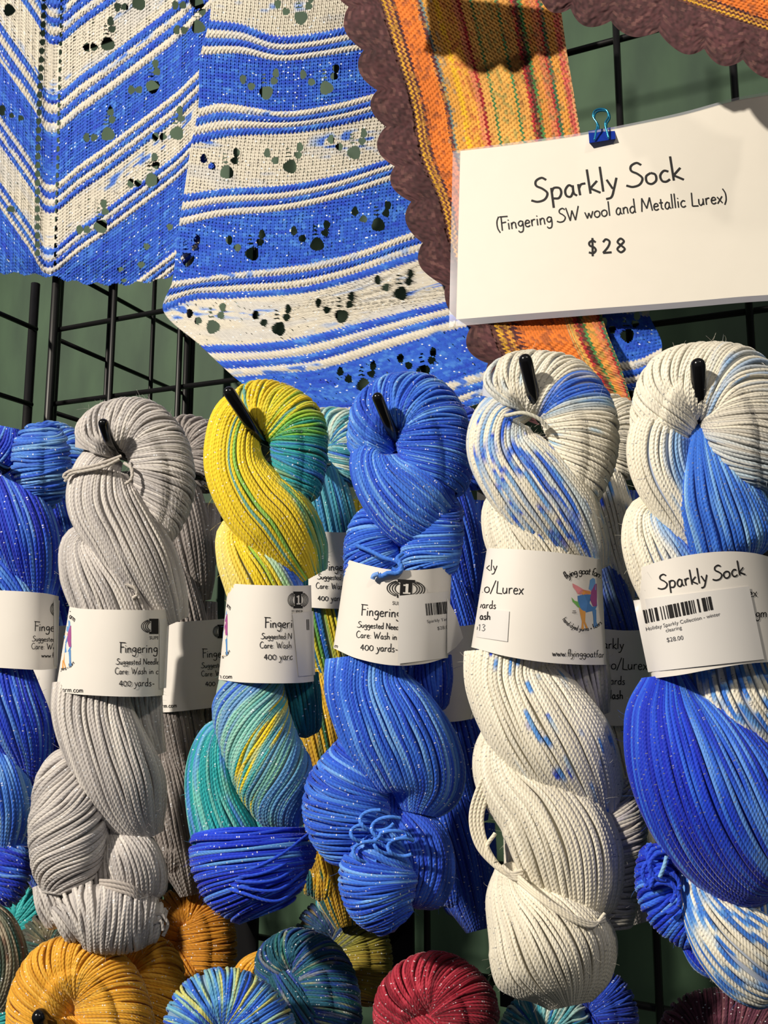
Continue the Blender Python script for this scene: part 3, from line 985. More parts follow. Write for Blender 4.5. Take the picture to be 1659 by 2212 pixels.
            f = np.stack([ix[:, :-1], nx_[:, :-1], nx_[:, 1:], ix[:, 1:]], -1).reshape(-1, 4)
            W = hang(V[..., 0], V[..., 1], s.Zh, V[..., 2])
            mb.add(W.reshape(-1, 3), f, np.broadcast_to(col[i, jj][:, None, None], (k, 5, 3, 3)).reshape(-1, 3))
        # inner bulk of the same yarn
        t = np.linspace(0, 1, 20)[:, None]; a = np.linspace(0, 2 * np.pi, 28, endpoint=False)[None]
        G, _ = surf(t + 0 * a, a + 0 * t, 0.93)
        cc = d['cs'].mean(0)
        mb.grid(hang(G[..., 0], G[..., 1], s.Zh, G[..., 2]), cc, wrap_v=True)

    def string(s, P, c, r=4.6, part='tie_yarn', n=None):
        """a loose strand: points x, y, D"""
        P = pts(P)
        L = np.linalg.norm(np.diff(P[:, :2], axis=0), axis=1).sum()
        Q = spline(P, n or max(8, int(L / 5)))[None]
        T = np.gradient(Q, axis=1)
        NR = np.zeros_like(Q); NR[..., 2] = 1
        col = np.broadcast_to(lin(c), Q.shape)
        if part == 'tie_yarn':
            mb = MB(); s.strand_tubes(mb, Q, NR + 1e-3, col, r, 9.5); mb.build('loose_strand', s.mat, s.root)
        else:
            s.strand_tubes(s.part(part), Q, NR + 1e-3, col, r, 9.5)

    def finish(s):
        for p, mb in s.mbs.items():
            mb.build(p, s.mat, s.root)


class Label:
    """paper band round a skein: top and bottom edge polylines in px, relief bulge"""
    def __init__(s, sk, top, bot, bulge=85.0, D0=0.0, name='label_band'):
        s.sk = sk; s.t, s.b = pts(top), pts(bot); s.bulge, s.D0 = bulge, D0
        nphi, nb = 72, 14
        phi = np.arange(nphi) / nphi * 2 * np.pi
        a = 0.5 - 0.5 * np.cos(phi)
        T_ = s.edge(s.t, a); B_ = s.edge(s.b, a)
        k = np.linspace(0, 1, nb)[:, None, None]
        G = T_[None] * (1 - k) + B_[None] * k
        D = np.broadcast_to(D0 + bulge * np.sin(phi), G.shape[:2])
        mb = MB()
        mb.grid(hang(G[..., 0], G[..., 1], sk.Zh, D), wrap_v=True)
        s.o = mb.build(name, M_PAPER, sk.root)

    def edge(s, P, a):
        Q = spline(P, 100); x = np.linspace(0, 1, 100)
        xs_ = (Q[:, 0] - Q[0, 0]) / (Q[-1, 0] - Q[0, 0])
        return np.stack([np.interp(a, xs_, Q[:, k]) for k in range(2)], -1)

    def a_of(s, x, y):
        """position across the band (0 left edge, 1 right edge) of a label point"""
        x = np.asarray(x, float); y = np.asarray(y, float)
        T_, B_ = spline(s.t, 100), spline(s.b, 100)
        g = np.linspace(0, 1, 100)
        T_ = np.stack([np.interp(g, (T_[:, 0] - T_[0, 0]) / (T_[-1, 0] - T_[0, 0]), T_[:, k]) for k in (0, 1)])
        B_ = np.stack([np.interp(g, (B_[:, 0] - B_[0, 0]) / (B_[-1, 0] - B_[0, 0]), B_[:, k]) for k in (0, 1)])
        wd = T_[0, -1] - T_[0, 0]
        a = np.clip((x - T_[0, 0]) / wd, 0, 1)
        for _ in range(14):
            ac = np.clip(a, 0, 1)
            tx, ty, bx, by = (np.interp(ac, g, q) for q in (T_[0], T_[1], B_[0], B_[1]))
            k = np.clip((y - ty) / (by - ty), -.3, 1.3)
            a = np.clip(a + (x - (tx * (1 - k) + bx * k) - (a - ac) * wd) / wd, -1, 2)
        return a

    def depth(s, x, y):
        a = np.clip(s.a_of(x, y), 0.0, 1.0)
        return s.D0 + s.bulge * np.sqrt(np.clip(1 - (2 * a - 1) ** 2, 0, 1))

    def inside(s, lo=0.01, hi=0.985, cut=None):
        def f(x, y):
            a = s.a_of(x, y)
            ok = (a > lo) & (a < hi)
            if cut is not None: ok &= ~cut(x, y)
            return ok
        return f

    def ink(s, polys, name='printed_text', m=None, lo=0.01, hi=0.985, cut=None, eps=0.9, colors=None, parent=None):
        return put_print(polys, s.depth, name, m or M_INK, parent or s.o, s.sk.Zh, s.inside(lo, hi, cut), eps, colors)

    def sticker(s, quad, name='price_sticker', lift=2.0, ns=20, flat=0.0):
        """rounded paper patch over the band: quad px TL TR BR BL"""
        q = pts(quad)
        u = np.linspace(0, 1, ns)[None, :, None]; v = np.linspace(0, 1, ns)[:, None, None]
        G = (q[0] * (1 - u) + q[1] * u) * (1 - v) + (q[3] * (1 - u) + q[2] * u) * v
        dep = lambda x, y: np.maximum(s.depth(x, y), flat) + lift
        mb = MB(); mb.grid(hang(G[..., 0], G[..., 1], s.sk.Zh, dep(G[..., 0], G[..., 1])))
        o = mb.build(name, M_STICK, s.sk.root)
        return o, dep


def wool_symbol(x, y, w, h, ang=0.0):
    """ball-band weight mark: black hank block between drawn strand arcs, numeral 1 left white"""
    sx = w / 60.0; sy = h / 60.0
    out = [rects([(-13, -26, 13, 26), (-19, -26, -13, -18), (13, -26, 19, -18), (-19, 18, -13, 26), (13, 18, 19, 26)])]
    for sg in (-1, 1):
        for k, ex in enumerate((16, 22, 28, 33)):
            t = np.linspace(-1.15, 1.15, 14)
            Q = np.stack([sg * (8 + ex * np.cos(t)), 22 * np.sin(t) * (0.7 + .12 * k)], -1)
            T = np.gradient(Q, axis=0); T /= np.linalg.norm(T, axis=1, keepdims=True)
            N = np.stack([-T[:, 1], T[:, 0]], -1) * 1.1
            out.append(np.stack([Q[:-1] - N[:-1], Q[1:] - N[1:], Q[1:] + N[1:], Q[:-1] + N[:-1]], 1))
    ca, sa = math.cos(ang), math.sin(ang)
    res = []
    for q in out:
        X, Y = q[..., 0] * sx, q[..., 1] * sy
        res.append(np.stack([x + X * ca - Y * sa, y + X * sa + Y * ca], -1))
    one = np.concatenate([rects([(-1, -14, 5, 14), (-6, 10, 10, 14), (-6, -12, -1, -8)])])
    X, Y = one[..., 0] * sx, one[..., 1] * sy
    return res, [np.stack([x + X * ca - Y * sa, y + X * sa + Y * ca], -1)]


HS = []          # hooks: (elbow px, tip px, Zh)


def hook(ex, ey, tx, ty, Zh, rpx, label, group='yarn hooks'):
    E = hang(float(ex), float(ey), Zh, 34.0); Tp = hang(float(tx), float(ty), Zh, 100.0)
    v = Tp - E; L = np.linalg.norm(v); v = v / L
    r = rpx * Zh / F
    y1 = -0.004
    S0 = E + np.array([0, 0.012, 0])
    P = [np.array([E[0], y1, E[2] + 0.0]), np.array([E[0], (y1 + S0[1]) / 2, E[2]]), S0 + [0, .004, 0]]
    for t in np.linspace(0, 1, 8):
        P.append((1 - t) ** 2 * S0 + 2 * t * (1 - t) * E + t * t * (E + v * 0.012))
    P.append(E + v * (L * .6)); P.append(Tp - v * r * 0.9)
    P = np.array(P); R = np.full(len(P), r)
    for k in (0.86, 0.6, 0.3, 0.05):
        P = np.vstack([P, Tp - v * r * (0.9 - math.sqrt(1 - k * k))]); R = np.r_[R, r * k]
    root = thing('display_hook', tuple(P[0]), label, 'hook', group)
    mb = MB(); tube(mb, P, R, 16); mb.build('upturned_arm', M_BLACK, root)
    mb = MB()
    box(mb, E[0] - 0.011, E[0] + 0.011, -0.0085, -0.0045, E[2] - 0.05, E[2] + 0.012)
    o = mb.build('bracket_plate', M_WIRE, root)
    for p in o.data.polygons: p.use_smooth = False




def plain_hook(px, py, label):
    """hook whose bracket on the grid shows at a pixel and whose arm runs out below the picture"""
    B = on_plane(float(px), float(py), -0.006)
    root = thing('display_hook', tuple(B), label, 'hook', 'yarn hooks')
    P = [B + [0, 0, .012], B + [0, -.1, .012], B + [0, -.185, .012]]
    for t in np.linspace(0, 1, 7)[1:]:
        P.append(B + [0, -.185 - .013 * math.sin(t * .9), .012 + .013 * (1 - math.cos(t * .9))])
    P.append(P[-1] + np.array([0, -.016, .02]))
    mb = MB(); tube(mb, np.array(P), 0.003, 14); mb.build('upturned_arm', M_BLACK, root)
    mb = MB(); box(mb, B[0] - .012, B[0] + .012, -.0085, -.0045, B[2] - .035, B[2] + .03)
    o = mb.build('bracket_plate', M_WIRE, root)
    for p in o.data.polygons: p.use_smooth = False


def zh_at(x, y, Y):
    return float((on_plane(float(x), float(y), Y) - CAM) @ DH)


def auto_lobes(sk, xt, yt, xb, yb, w, dyes, n=4, sp=8.0, d=0.0):
    """simple twisted skein: hanging loop, alternating crossings, folded end"""
    ax = np.array([xb - xt, yb - yt], float); L = np.linalg.norm(ax)
    pos = lambda t, s: (xt + (xb - xt) * t + s, yt + (yb - yt) * t)

    def P(l):
        return ' '.join('%.1f,%.1f,%.1f' % (*pos(t, s * w), ww * w) for t, s, ww in l)
    k0 = 1.0 * w / L
    sk.lobe('across', P([(k0 * 1.35, -.55, .42), (k0 * .75, -.42, .48), (k0 * .5, .02, .5), (k0 * .75, .42, .55), (k0 * 1.4, .5, .52), (k0 * 2.0, .42, .4)]),
            dyes[0], d + 10, d - 5, sp, sl=-.17, part='hanging_loop')
    p = (1 - k0 * 1.9) / n
    for k in range(n):
        y0 = k0 * 1.0 + p * k
        dy_ = dyes[(k + 1) % len(dyes)]
        sk.lobe('along', P([(y0 - .12 * p, -.1, .12), (y0, -.42, .34), (y0 + .3 * p, -.3, .6), (y0 + .8 * p, .05, .66), (y0 + 1.25 * p, .35, .5), (y0 + 1.5 * p, .5, .25)]),
                dy_, d + 18, d - 22, sp, tw=0.25)
        sk.lobe('along', P([(y0 + .5 * p, .45, .45), (y0 + p, .35, .55), (y0 + 1.4 * p, .1, .4)]), dyes[(k + 2) % len(dyes)], d - 20, d - 35, sp)
    sk.lobe('across', P([(1 - k0 * .75, -.6, .4), (1 - k0 * .8, -.2, .62), (1 - k0 * .8, .25, .62), (1 - k0 * .75, .6, .4)]),
            dyes[-1], d + 5, d - 10, sp, part='folded_end')


FY, BY = -0.205, -0.115
GRP = 'yarn skeins on the upper hooks'
GRP2 = 'yarn skeins on the lower hooks'
GOAT = [('#4f86c8', '1010,480 1065,468 1120,470 1165,500 1170,560 1150,600 1080,615 1040,590 1015,550'),
        ('#a0508f', '1122,440 1150,385 1166,380 1168,480 1166,565 1135,565 1112,505'),
        ('#6fa3dc', '1112,350 1135,333 1152,345 1158,400 1160,432 1122,438 1100,425 1108,385'),
        ('#e58f96', '968,378 1012,400 1062,430 1112,440 1122,455 1080,470 1012,466 998,440 974,410'),
        ('#e59a50', '1015,432 1060,435 1112,445 1116,466 1060,474'),
        ('#6fae54', '960,490 985,520 1015,528 1032,580 1012,572 985,542 970,530'),
        ('#e2a050', '1022,570 1075,608 1072,690 1095,742 1080,746 1056,690 1062,752 1040,750 1046,690 1030,620'),
        ('#5b8fcc', '1130,600 1162,590 1164,690 1176,730 1160,726 1150,660 1156,736 1142,730 1138,650')]


def goat(cx, cy, sc, lab, parent, lo=0.01, hi=0.985, sx=1.0, cut=None):
    polys, cols = [], []
    for c, P in GOAT:
        rgb = lin([int(c[i:i + 2], 16) for i in (1, 3, 5)])
        q = pts(P); q = np.stack([cx + (q[:, 0] - 1060) * sc * sx, cy + (q[:, 1] - 555) * sc], -1)
        m_ = q.mean(0)
        tri = np.stack([np.broadcast_to(m_, q.shape), q, np.roll(q, -1, 0)], 1)
        polys.append(tri); cols.append(rgb)
    lab.ink(polys, 'watercolour_emblem', M_LOGO, lo, hi, cut, 1.0, cols)
    R = 69 / .2652 * sc
    t = strokes('flying goat farm', 0, 0, 0, 15.5 / .2652 * sc, 1.9 / .2652 * sc, -.03, (cx, cy + 2, R, math.radians(-123), 1))
    R2 = 56 / .2652 * sc
    t2 = strokes('hand-dyed yarns + fibers', 0, 0, 0, 10 / .2652 * sc, 1.3 / .2652 * sc, .04, (cx, cy, R2, math.radians(146), -1))
    for a in (t, t2): a[..., 0] = cx + (a[..., 0] - cx) * sx
    lab.ink([t], 'emblem_name', None, lo, hi, cut)
    lab.ink([t2, rects([(cx - 24 * sc / .2652, cy + 12, cx - 17 * sc / .2652, cy + 13.2), (cx - 25 * sc / .2652, cy + 16, cx - 16 * sc / .2652, cy + 17.2)])],
            'emblem_lettering', None, lo, hi, cut)


def endtext(txt, xe, y, ang, size, th, track=.06):
    q = strokes(txt, 0, 0, 0, size, th, track)
    w = q[..., 0].max()
    return strokes(txt, xe - w * math.cos(ang), y - w * math.sin(ang), ang, size, th, track)


def care_text(x, y, ang, f=1.0, fing='Fingering', dyv=(0, 25, 46, 72), off=(0, -8, -11, -2)):
    out = [strokes(fing, x + off[0], y + dyv[0], ang, 22 * f, 1.9 * f),
           strokes('Suggested Needle', x + off[1], y + dyv[1], ang, 12.5 * f, 1.35 * f),
           strokes('Care: Wash in cold', x + off[2], y + dyv[2], ang, 14 * f, 1.35 * f),
           strokes('400 yards-', x + off[3], y + dyv[3], ang, 16.5 * f, 1.5 * f)]
    return out


# ---- pale grey skein, front
GREY = dye([(0, (168, 164, 164)), (.5, (194, 189, 187)), (1, (214, 209, 204))], j=.7, a=.5)
zf = zh_at(245, 980, FY)
sk = Skein('grey', 245, 980, zf, 'pale grey yarn skein in front, second from the left on the upper hooks', GRP, fz=.05)
sk.lobe('along', '300,1080,30 265,1250,70 215,1480,75 215,1700,80 225,1900,85 225,2020,60', GREY, -34, -34, 9, th=.5)
sk.lobe('across', '198,975,40 208,940,46 250,918,52 310,925,58 350,985,62 357,1060,60 345,1120,50 325,1170,36', GREY, 12, -6, 8.3, sl=-.17, part='hanging_loop')
sk.lobe('along', '244,984,24 220,1012,54 222,1078,76 262,1145,76 312,1225,74 350,1295,55 372,1345,34', GREY, 24, -22, 8.3, tw=.7)
sk.lobe('along', '218,1140,10 172,1172,34 188,1222,62 232,1290,82 285,1390,85', GREY, 4, -18, 8.6, tw=.5)
sk.lobe('along', '195,1470,78 200,1540,84 232,1620,88 272,1700,86 300,1765,62 322,1808,30', GREY, 26, -4, 9.2, tw=.7)
sk.lobe('along', '300,1480,46 312,1560,38 335,1630,22', GREY, -28, -40, 9)
sk.lobe('across', '170,1612,8 140,1645,36 136,1695,60 145,1755,78 145,1825,80 138,1885,66 132,1930,40', GREY, 12, -10, 9.6, sl=.45)
sk.lobe('along', '245,1785,16 275,1830,52 300,1890,58 310,1950,42', GREY, 8, -16, 9.4, tw=.2)
sk.lobe('along', '95,1910,22 110,1950,32 135,2000,30', GREY, -16, -28, 9)
sk.lobe('across', '128,2010,28 160,1988,60 210,1980,76 265,1985,74 315,1990,58 350,2000,34', GREY, 22, -4, 10, part='folded_end')
for k in range(3):
    sk.string('215,%d,50 250,%d,62 290,%d,58 318,%d,34' % (1902 + 7 * k, 1905 + 9 * k, 1918 + 9 * k, 1945 + 8 * k), (186, 178, 172))
sk.string('320,1985,30 345,1975,30 362,1995,26 352,2022,24', (176, 170, 166))
sk.string('330,1995,36 348,1990,34 352,2010,32', (176, 170, 166))
sk.string('262,985,52 235,995,56 205,1005,52 175,1012,44 150,1018,36 137,1028,32 146,1036,32', (192, 185, 178), 4)
sk.string('258,992,54 225,1008,58 180,1018,46 152,1024,36 140,1040,30', (186, 180, 172), 4)
sk.string('268,1000,52 284,1012,62 284,1034,66 270,1046,66', (192, 185, 178), 4)
sk.string('272,1262,60 292,1272,58 296,1285,56 286,1292,56', (200, 194, 186), 4)
lab = Label(sk, '150,1311 180,1315 250,1317 330,1318 363,1317', '120,1494 170,1500 240,1504 310,1505 353,1502', 92)
lab.sticker('345,1338 366,1335 359,1486 344,1488', lift=3)
cutx = lambda x, y: x > 342
sym, one = wool_symbol(337, 1353, 46, 38)
lab.ink(care_text(259, 1410, 0.0) + sym + [fonttext('SUPER', 323, 1381, 0, 10, .95, .01)], cut=cutx)
lab.ink([endtext('www.flyinggoatfarm.com', 179, 1496, .03, 13, 1.3)], 'web_address')
goat(137, 1395, .25, lab, None, sx=.62)
sk.finish()
hook(244, 978, 221, 907, zf, 11, 'short black hook poking out of the pale grey skein')

# ---- variegated yellow and turquoise skein, front
Yw, Yp, Gn, Tl, Bl, Mint = (236, 208, 40), (240, 222, 130), (120, 190, 60), (30, 150, 160), (50, 100, 215), (150, 205, 190)
dY = dye([(0, Yw), (.8, (244, 214, 50)), (.86, Tl), (.9, (230, 200, 40)), (1, Yw)], j=1, a=.1)
dTop = dye([(0, (228, 200, 50)), (.3, Yw), (.4, (200, 205, 60)), (.48, Gn), (.56, (60, 165, 140)), (.64, Tl), (.7, (60, 120, 205)), (.78, Tl), (.88, (40, 150, 160)), (1, (150, 160, 60))], s=1, j=.16, a=.08, odd=[(.05, Tl), (.04, (225, 210, 60))])
dMid = dye([(0, Yw), (.62, (238, 210, 50)), (.7, (60, 160, 130)), (.76, (200, 200, 60)), (.86, (60, 150, 120)), (.94, (130, 190, 150)), (1, (70, 140, 150))], s=1, j=.18, a=.08, odd=[(.04, (40, 150, 160)), (.03, (110, 190, 90))])
dLow = dye([(0, Yp), (.5, Yw), (.68, (225, 205, 60)), (.78, Gn), (.86, (200, 225, 210)), (.92, Bl), (1, (80, 130, 230))], s=1, j=.12, a=.05)
dBT = dye([(0, (60, 110, 215)), (.25, (150, 205, 200)), (.45, (50, 165, 180)), (.62, (70, 130, 210)), (.8, (150, 200, 185)), (1, (60, 150, 170))], j=.8, a=.3)
dBT2 = dye([(0, Bl), (.25, Mint), (.45, (40, 165, 175)), (.5, Yw), (.54, Yw), (.57, (120, 180, 150)), (.75, (90, 150, 190)), (1, (70, 120, 200))], s=1, j=.2, a=.12)
dTeal = dye([(0, (20, 140, 150)), (.4, (40, 175, 180)), (.7, (120, 200, 190)), (.85, (80, 140, 215)), (1, (20, 130, 140))], j=.9, a=.3)
dNavy = dye([(0, (12, 40, 190)), (.6, (20, 60, 210)), (.85, (50, 100, 225)), (1, (90, 150, 220))], j=.75, a=.3)
zf = zh_at(570, 945, FY)
sk = Skein('y', 570, 945, zf, 'yellow, turquoise and blue variegated skein hanging on its bent black hook', GRP, fz=.05)
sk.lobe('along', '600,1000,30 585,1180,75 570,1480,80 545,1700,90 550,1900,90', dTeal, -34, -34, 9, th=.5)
sk.lobe('across', '515,915,42 535,890,52 555,880,56 590,882,56 638,915,58 650,975,56 645,1035,52 640,1085,42', dTop, 12, -6, 8.2, sl=-.16, part='hanging_loop')
sk.lobe('along', '560,868,26 520,895,50 503,950,56 510,1015,64 550,1080,76 600,1130,82 645,1195,66 672,1245,36', dMid, 26, -20, 8.2, tw=.5, sv=.85)
sk.lobe('along', '548,1122,10 510,1150,36 522,1192,56 555,1245,74 600,1330,80', dLow, 4, -18, 8.6, tw=.2)
sk.lobe('across', '538,1432,54 537,1490,75 542,1545,80 562,1610,80 592,1680,84 615,1745,66 640,1790,34', dBT2, 26, -2, 8.8, sl=.5)
sk.lobe('along', '640,1460,46 652,1530,42 662,1590,28', dye([(0, (10, 90, 100)), (1, (30, 130, 140))], j=.9), -24, -38, 8.8)
sk.lobe('along', '492,1558,10 464,1592,30 454,1655,48 462,1730,58 490,1810,72 510,1850,70', dTeal, 6, -12, 9, tw=-.2)
sk.lobe('along', '540,1700,30 560,1760,40 580,1820,40', dTeal, -6, -12, 9)
sk.lobe('across', '545,1790,122 545,1835,134 550,1895,122 565,1945,92 575,1972,60', dNavy, 24, 0, 8.4, sl=.14, th0=-.3, th1=np.pi + .3, part='folded_end')
for k in range(5):
    sk.string('%d,%d,50 520,%d,112 600,%d,112 %d,%d,60' % (425 + 6 * k, 1850 + 14 * k, 1880 + 12 * k, 1850 + 24 * k, 668 - 2 * k, 1800 + 26 * k), (30, 75, 215), 4, part='folded_end')
lab = Label(sk, '493,1260 540,1263 610,1265 655,1265 672,1264', '472,1468 520,1474 590,1476 650,1475 678,1472', 88)
st_o, dep = lab.sticker('632,1326 677,1320 681,1458 645,1461', lift=3)
sym, one = wool_symbol(644, 1296, 32, 42)
lab.ink(care_text(572, 1356, 0.0, dyv=(0, 24, 44, 69)) + sym + [fonttext('SUPER', 630, 1325, 0, 10, .9, .01)], cut=lambda x, y: (y > 1322 + (x < 632) * 400))
put_print([barcode(662, 1338, -.03, 40, 23)], dep, 'barcode', M_INK, st_o, zf, lab.inside(0, .975))
lab.ink(one, 'white_numeral', M_PAPER, eps=1.4)
lab.ink([endtext('www.flyinggoatfarm.com', 501, 1466, .03, 12, 1.3)], 'web_address')
goat(478, 1370, .25, lab, None, sx=.5)
sk.finish()
hook(558, 944, 489, 838, zf, 13, 'bent black hook at the top of the yellow and turquoise skein')

# ---- bright blue skein, front
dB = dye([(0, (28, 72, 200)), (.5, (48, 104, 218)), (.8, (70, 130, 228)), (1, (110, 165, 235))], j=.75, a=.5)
dBshade = dye([(0, (22, 58, 185)), (1, (50, 100, 215))], j=.8, a=.4)  # darker blue paints the shade of recessed lobes and the rear skein
zf = zh_at(850, 950, FY)
sk = Skein('b', 850, 950, zf, 'plain bright blue skein in the middle with a yarn knot over its label', GRP, fz=.05)
sk.lobe('along', '880,990,30 880,1150,80 850,1450,90 830,1700,100 840,1900,70', dBshade, -34, -34, 9, th=.5)
sk.lobe('across', '800,1000,42 798,940,46 818,890,54 865,868,62 915,885,70 942,945,74 948,1015,70 940,1075,52', dB, 12, -6, 8, sl=-.17, part='hanging_loop')
sk.lobe('along', '846,955,20 808,978,44 822,1025,62 872,1075,84 922,1110,84 965,1130,52 985,1140,30', dB, 24, -12, 8, tw=.35)
sk.lobe('across', '960,1085,38 945,1125,58 935,1165,64 928,1205,62 925,1250,56', dB, 22, 6, 8, sl=.3)
sk.lobe('across', '835,1100,24 808,1140,48 802,1185,56 806,1235,60 810,1270,60', dB, 6, -8, 8.2, sl=.3)
sk.lobe('along', '785,1415,80 795,1490,90 842,1570,108 890,1640,106 915,1700,86 905,1755,40', dB, 28, 0, 8.8, tw=.7)
sk.lobe('along', '920,1420,52 925,1480,50 935,1540,30', dBshade, -24, -38, 8.6)
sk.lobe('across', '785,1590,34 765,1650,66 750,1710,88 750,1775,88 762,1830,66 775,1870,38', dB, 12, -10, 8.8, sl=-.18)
sk.lobe('along', '855,1755,36 905,1820,62 918,1890,62 900,1960,46', dBshade, 2, -14, 8.8, tw=.2)
sk.lobe('across', '850,1790,26 826,1835,64 815,1885,80 825,1935,80 850,1975,58 870,1992,30', dB, 34, 8, 9.2, sl=-.16, part='folded_end')
for k, (x, y) in enumerate(((790, 1800), (815, 1772), (845, 1790), (870, 1830), (800, 1840), (850, 1820))):
    r_ = 26 + 4 * (k % 3)
    a = np.linspace(0.3 * k, 0.3 * k + 4.6, 9)
    sk.string(' '.join('%.1f,%.1f,%.1f' % (x + r_ * 1.25 * math.cos(t), y + r_ * .75 * math.sin(t), 88 + 6 * math.sin(3 * t)) for t in a), (70, 130, 230), 4.6, part='folded_end')
sk.string('770,1178,50 800,1190,68 830,1205,84 856,1212,92 866,1222,98 858,1232,100 846,1228,100', (60, 120, 225), 5)
sk.string('870,1196,88 858,1206,98 866,1216,102', (60, 120, 225), 5)
sk.string('862,1215,100 868,1228,104 858,1238,104 838,1238,104 824,1245,102 818,1240,102', (70, 130, 228), 6)
sk.string('818,1240,102 808,1243,100 805,1250,98', (120, 165, 235), 6)
lab = Label(sk, '748,1208 790,1220 850,1231 920,1230 976,1222', '720,1400 770,1422 845,1437 915,1434 967,1420', 98)
st_o, dep = lab.sticker('862,1287 971,1277 968,1421 859,1434', lift=3)
sym, one = wool_symbol(877, 1272, 60, 46, .05)
lab.ink(care_text(780, 1329, .06, 1.05, dyv=(0, 26, 48, 75)) + sym + [fonttext('SUPER', 847, 1306, .05, 11, .9, .01)], cut=lambda x, y: (x > 860) & (y > 1284))
lab.ink([endtext('www.flyinggoatfarm.com', 729, 1400, .2, 11, 1.2)], 'web_address')
lab.ink(one, 'white_numeral', M_PAPER, eps=1.4, cut=lambda x, y: y > 1284)
put_print([barcode(919, 1304, -.1, 66, 26)], dep, 'barcode', M_INK, st_o, zf, lab.inside(0, .985))
put_print([fonttext('Sparkly Yarn - azure', 923, 1346, -.13, 9.5), fonttext('$28.00', 945, 1361, -.13, 10.5)], dep, 'price_text', M_GREY, st_o, zf, lab.inside(0, .985))
q = pts('966,1292 986,1330 1001,1378 985,1398 966,1412')
mbq = MB(); mbq.add(hang(q[:, 0], q[:, 1], zf, np.array([40, 30, 16, 18, 36.])), [(0, 1, 4), (1, 3, 4), (1, 2, 3)]); o = mbq.build('peeling_sticker_corner', M_STICK, sk.root)
sk.finish()
hook(853, 948, 812, 850, zf, 12, 'black hook standing in the loop of the bright blue skein')

# ---- cream skein with blue speckles, front
CR, CRl, PB = (230, 224, 207), (242, 237, 221), (110, 165, 225)
dC = dye([(0, (220, 214, 197)), (.5, CR), (1, CRl)], j=.7, a=.4)
dCs = dye([(0, CR), (1, CRl)], j=.7, a=.3, specks=[(.16, (90, 150, 225), 9, (.3, 1)), (.12, (35, 75, 205), 7, (.3, .62)), (.1, (140, 185, 225), 5, (0, 1))], fl=4)
dCt = dye([(0, (200, 210, 215)), (.06, CR), (.2, CRl), (.3, CR), (.34, (70, 120, 220)), (.43, (50, 100, 215)), (.46, (150, 190, 225)), (.5, CR), (1, CRl)], s=1, j=.05, a=.03,
          specks=[(.08, (150, 195, 230), 3, None)])
dCb = dye([(0, CR), (.2, (120, 170, 225)), (.26, (40, 80, 210)), (.3, CR), (.45, CRl), (.52, (70, 125, 225)), (.62, (45, 95, 215)), (.68, (190, 205, 215)), (1, CR)], s=1, j=.09, a=.2, fl=8,
          specks=[(.13, (110, 165, 228), 8, (.35, 1)), (.08, (50, 100, 215), 9, (.45, 1))])
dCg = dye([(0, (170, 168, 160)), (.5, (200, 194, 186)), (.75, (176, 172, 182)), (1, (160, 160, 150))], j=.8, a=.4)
zf = zh_at(1180, 905, FY)
sk = Skein('c', 1180, 905, zf, 'cream skein with blue speckles and a goat emblem on its label, second from the right', GRP, M_CREAM, .05)
sk.lobe('along', '1210,960,30 1190,1120,85 1170,1430,100 1180,1700,90 1190,1950,95', dC, -34, -34, 9, th=.5)
sk.lobe('across', '1085,870,50 1098,838,58 1140,822,62 1215,840,68 1258,905,72 1265,975,66 1255,1040,54 1245,1090,36', dCt, 12, -6, 9, sl=-.17, part='hanging_loop')
sk.lobe('along', '1140,880,22 1090,895,52 1085,965,74 1145,1045,90 1210,1118,86 1258,1185,62 1282,1235,34', dCb, 26, -18, 9, tw=.7)
sk.lobe('along', '1130,1062,10 1092,1088,40 1104,1135,64 1145,1185,90 1200,1270,96', dC, 4, -16, 9.4, tw=.2)
sk.lobe('along', '1098,1400,90 1105,1470,96 1155,1550,112 1220,1630,112 1268,1700,82 1300,1768,40', dCs, 28, 0, 10.2, tw=.7)
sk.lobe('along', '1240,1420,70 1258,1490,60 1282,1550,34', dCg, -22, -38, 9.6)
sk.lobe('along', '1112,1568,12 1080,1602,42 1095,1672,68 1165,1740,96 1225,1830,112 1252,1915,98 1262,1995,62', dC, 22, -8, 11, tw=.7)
sk.lobe('across', '1322,1690,36 1340,1760,52 1342,1850,50 1332,1935,46 1318,2010,40', dCg, -4, -16, 9.6, sl=.15)  # greyed dye carries the shade on this skein's right side
sk.lobe('along', '1092,1868,18 1112,1930,66 1160,2000,118 1200,2070,136 1222,2125,104 1232,2170,44', dC, 16, -6, 9.4, tw=.1, part='folded_end')
for k in range(3):
    sk.string('1120,%d,70 1165,%d,104 1230,%d,112 1280,%d,96 1306,%d,76' % (1893 + 6 * k, 1932 + 5 * k, 1975 + 5 * k, 1993 + 4 * k, 1990 - 8 * k), (232, 224, 204), 5)
for k in range(4):
    x = 9 * k
    sk.string('%d,1640,44 %d,1700,40 %d,1765,36 %d,1825,40 %d,1868,46 1112,1900,56' % (1068 + x, 1034 + x, 1017 + x * .9, 1030 + x * .8, 1066 + x * .4), (230, 222, 202), 5.4)
sk.string('1070,1800,40 1052,1830,44 1070,1862,48', (230, 222, 202), 5.2)
for k in range(4):
    sk.string('%d,%d,60 %d,%d,66 %d,%d,60' % (1085 + 5 * k, 1870 + 8 * k, 1105 + 5 * k, 1886 + 5 * k, 1128, 1880 + 8 * k), (232, 224, 206), 5.2)
sk.string('1285,1560,20 1300,1552,10 1310,1568,6 1308,1590,6', (150, 190, 215), 5)
sk.string('1092,898,52 1130,892,70 1165,905,72 1185,925,68', (208, 206, 190), 5)
lab = Label(sk, '1052,1184 1110,1186 1190,1192 1260,1201 1299,1209', '1018,1398 1090,1417 1180,1431 1260,1436 1310,1436', 104)
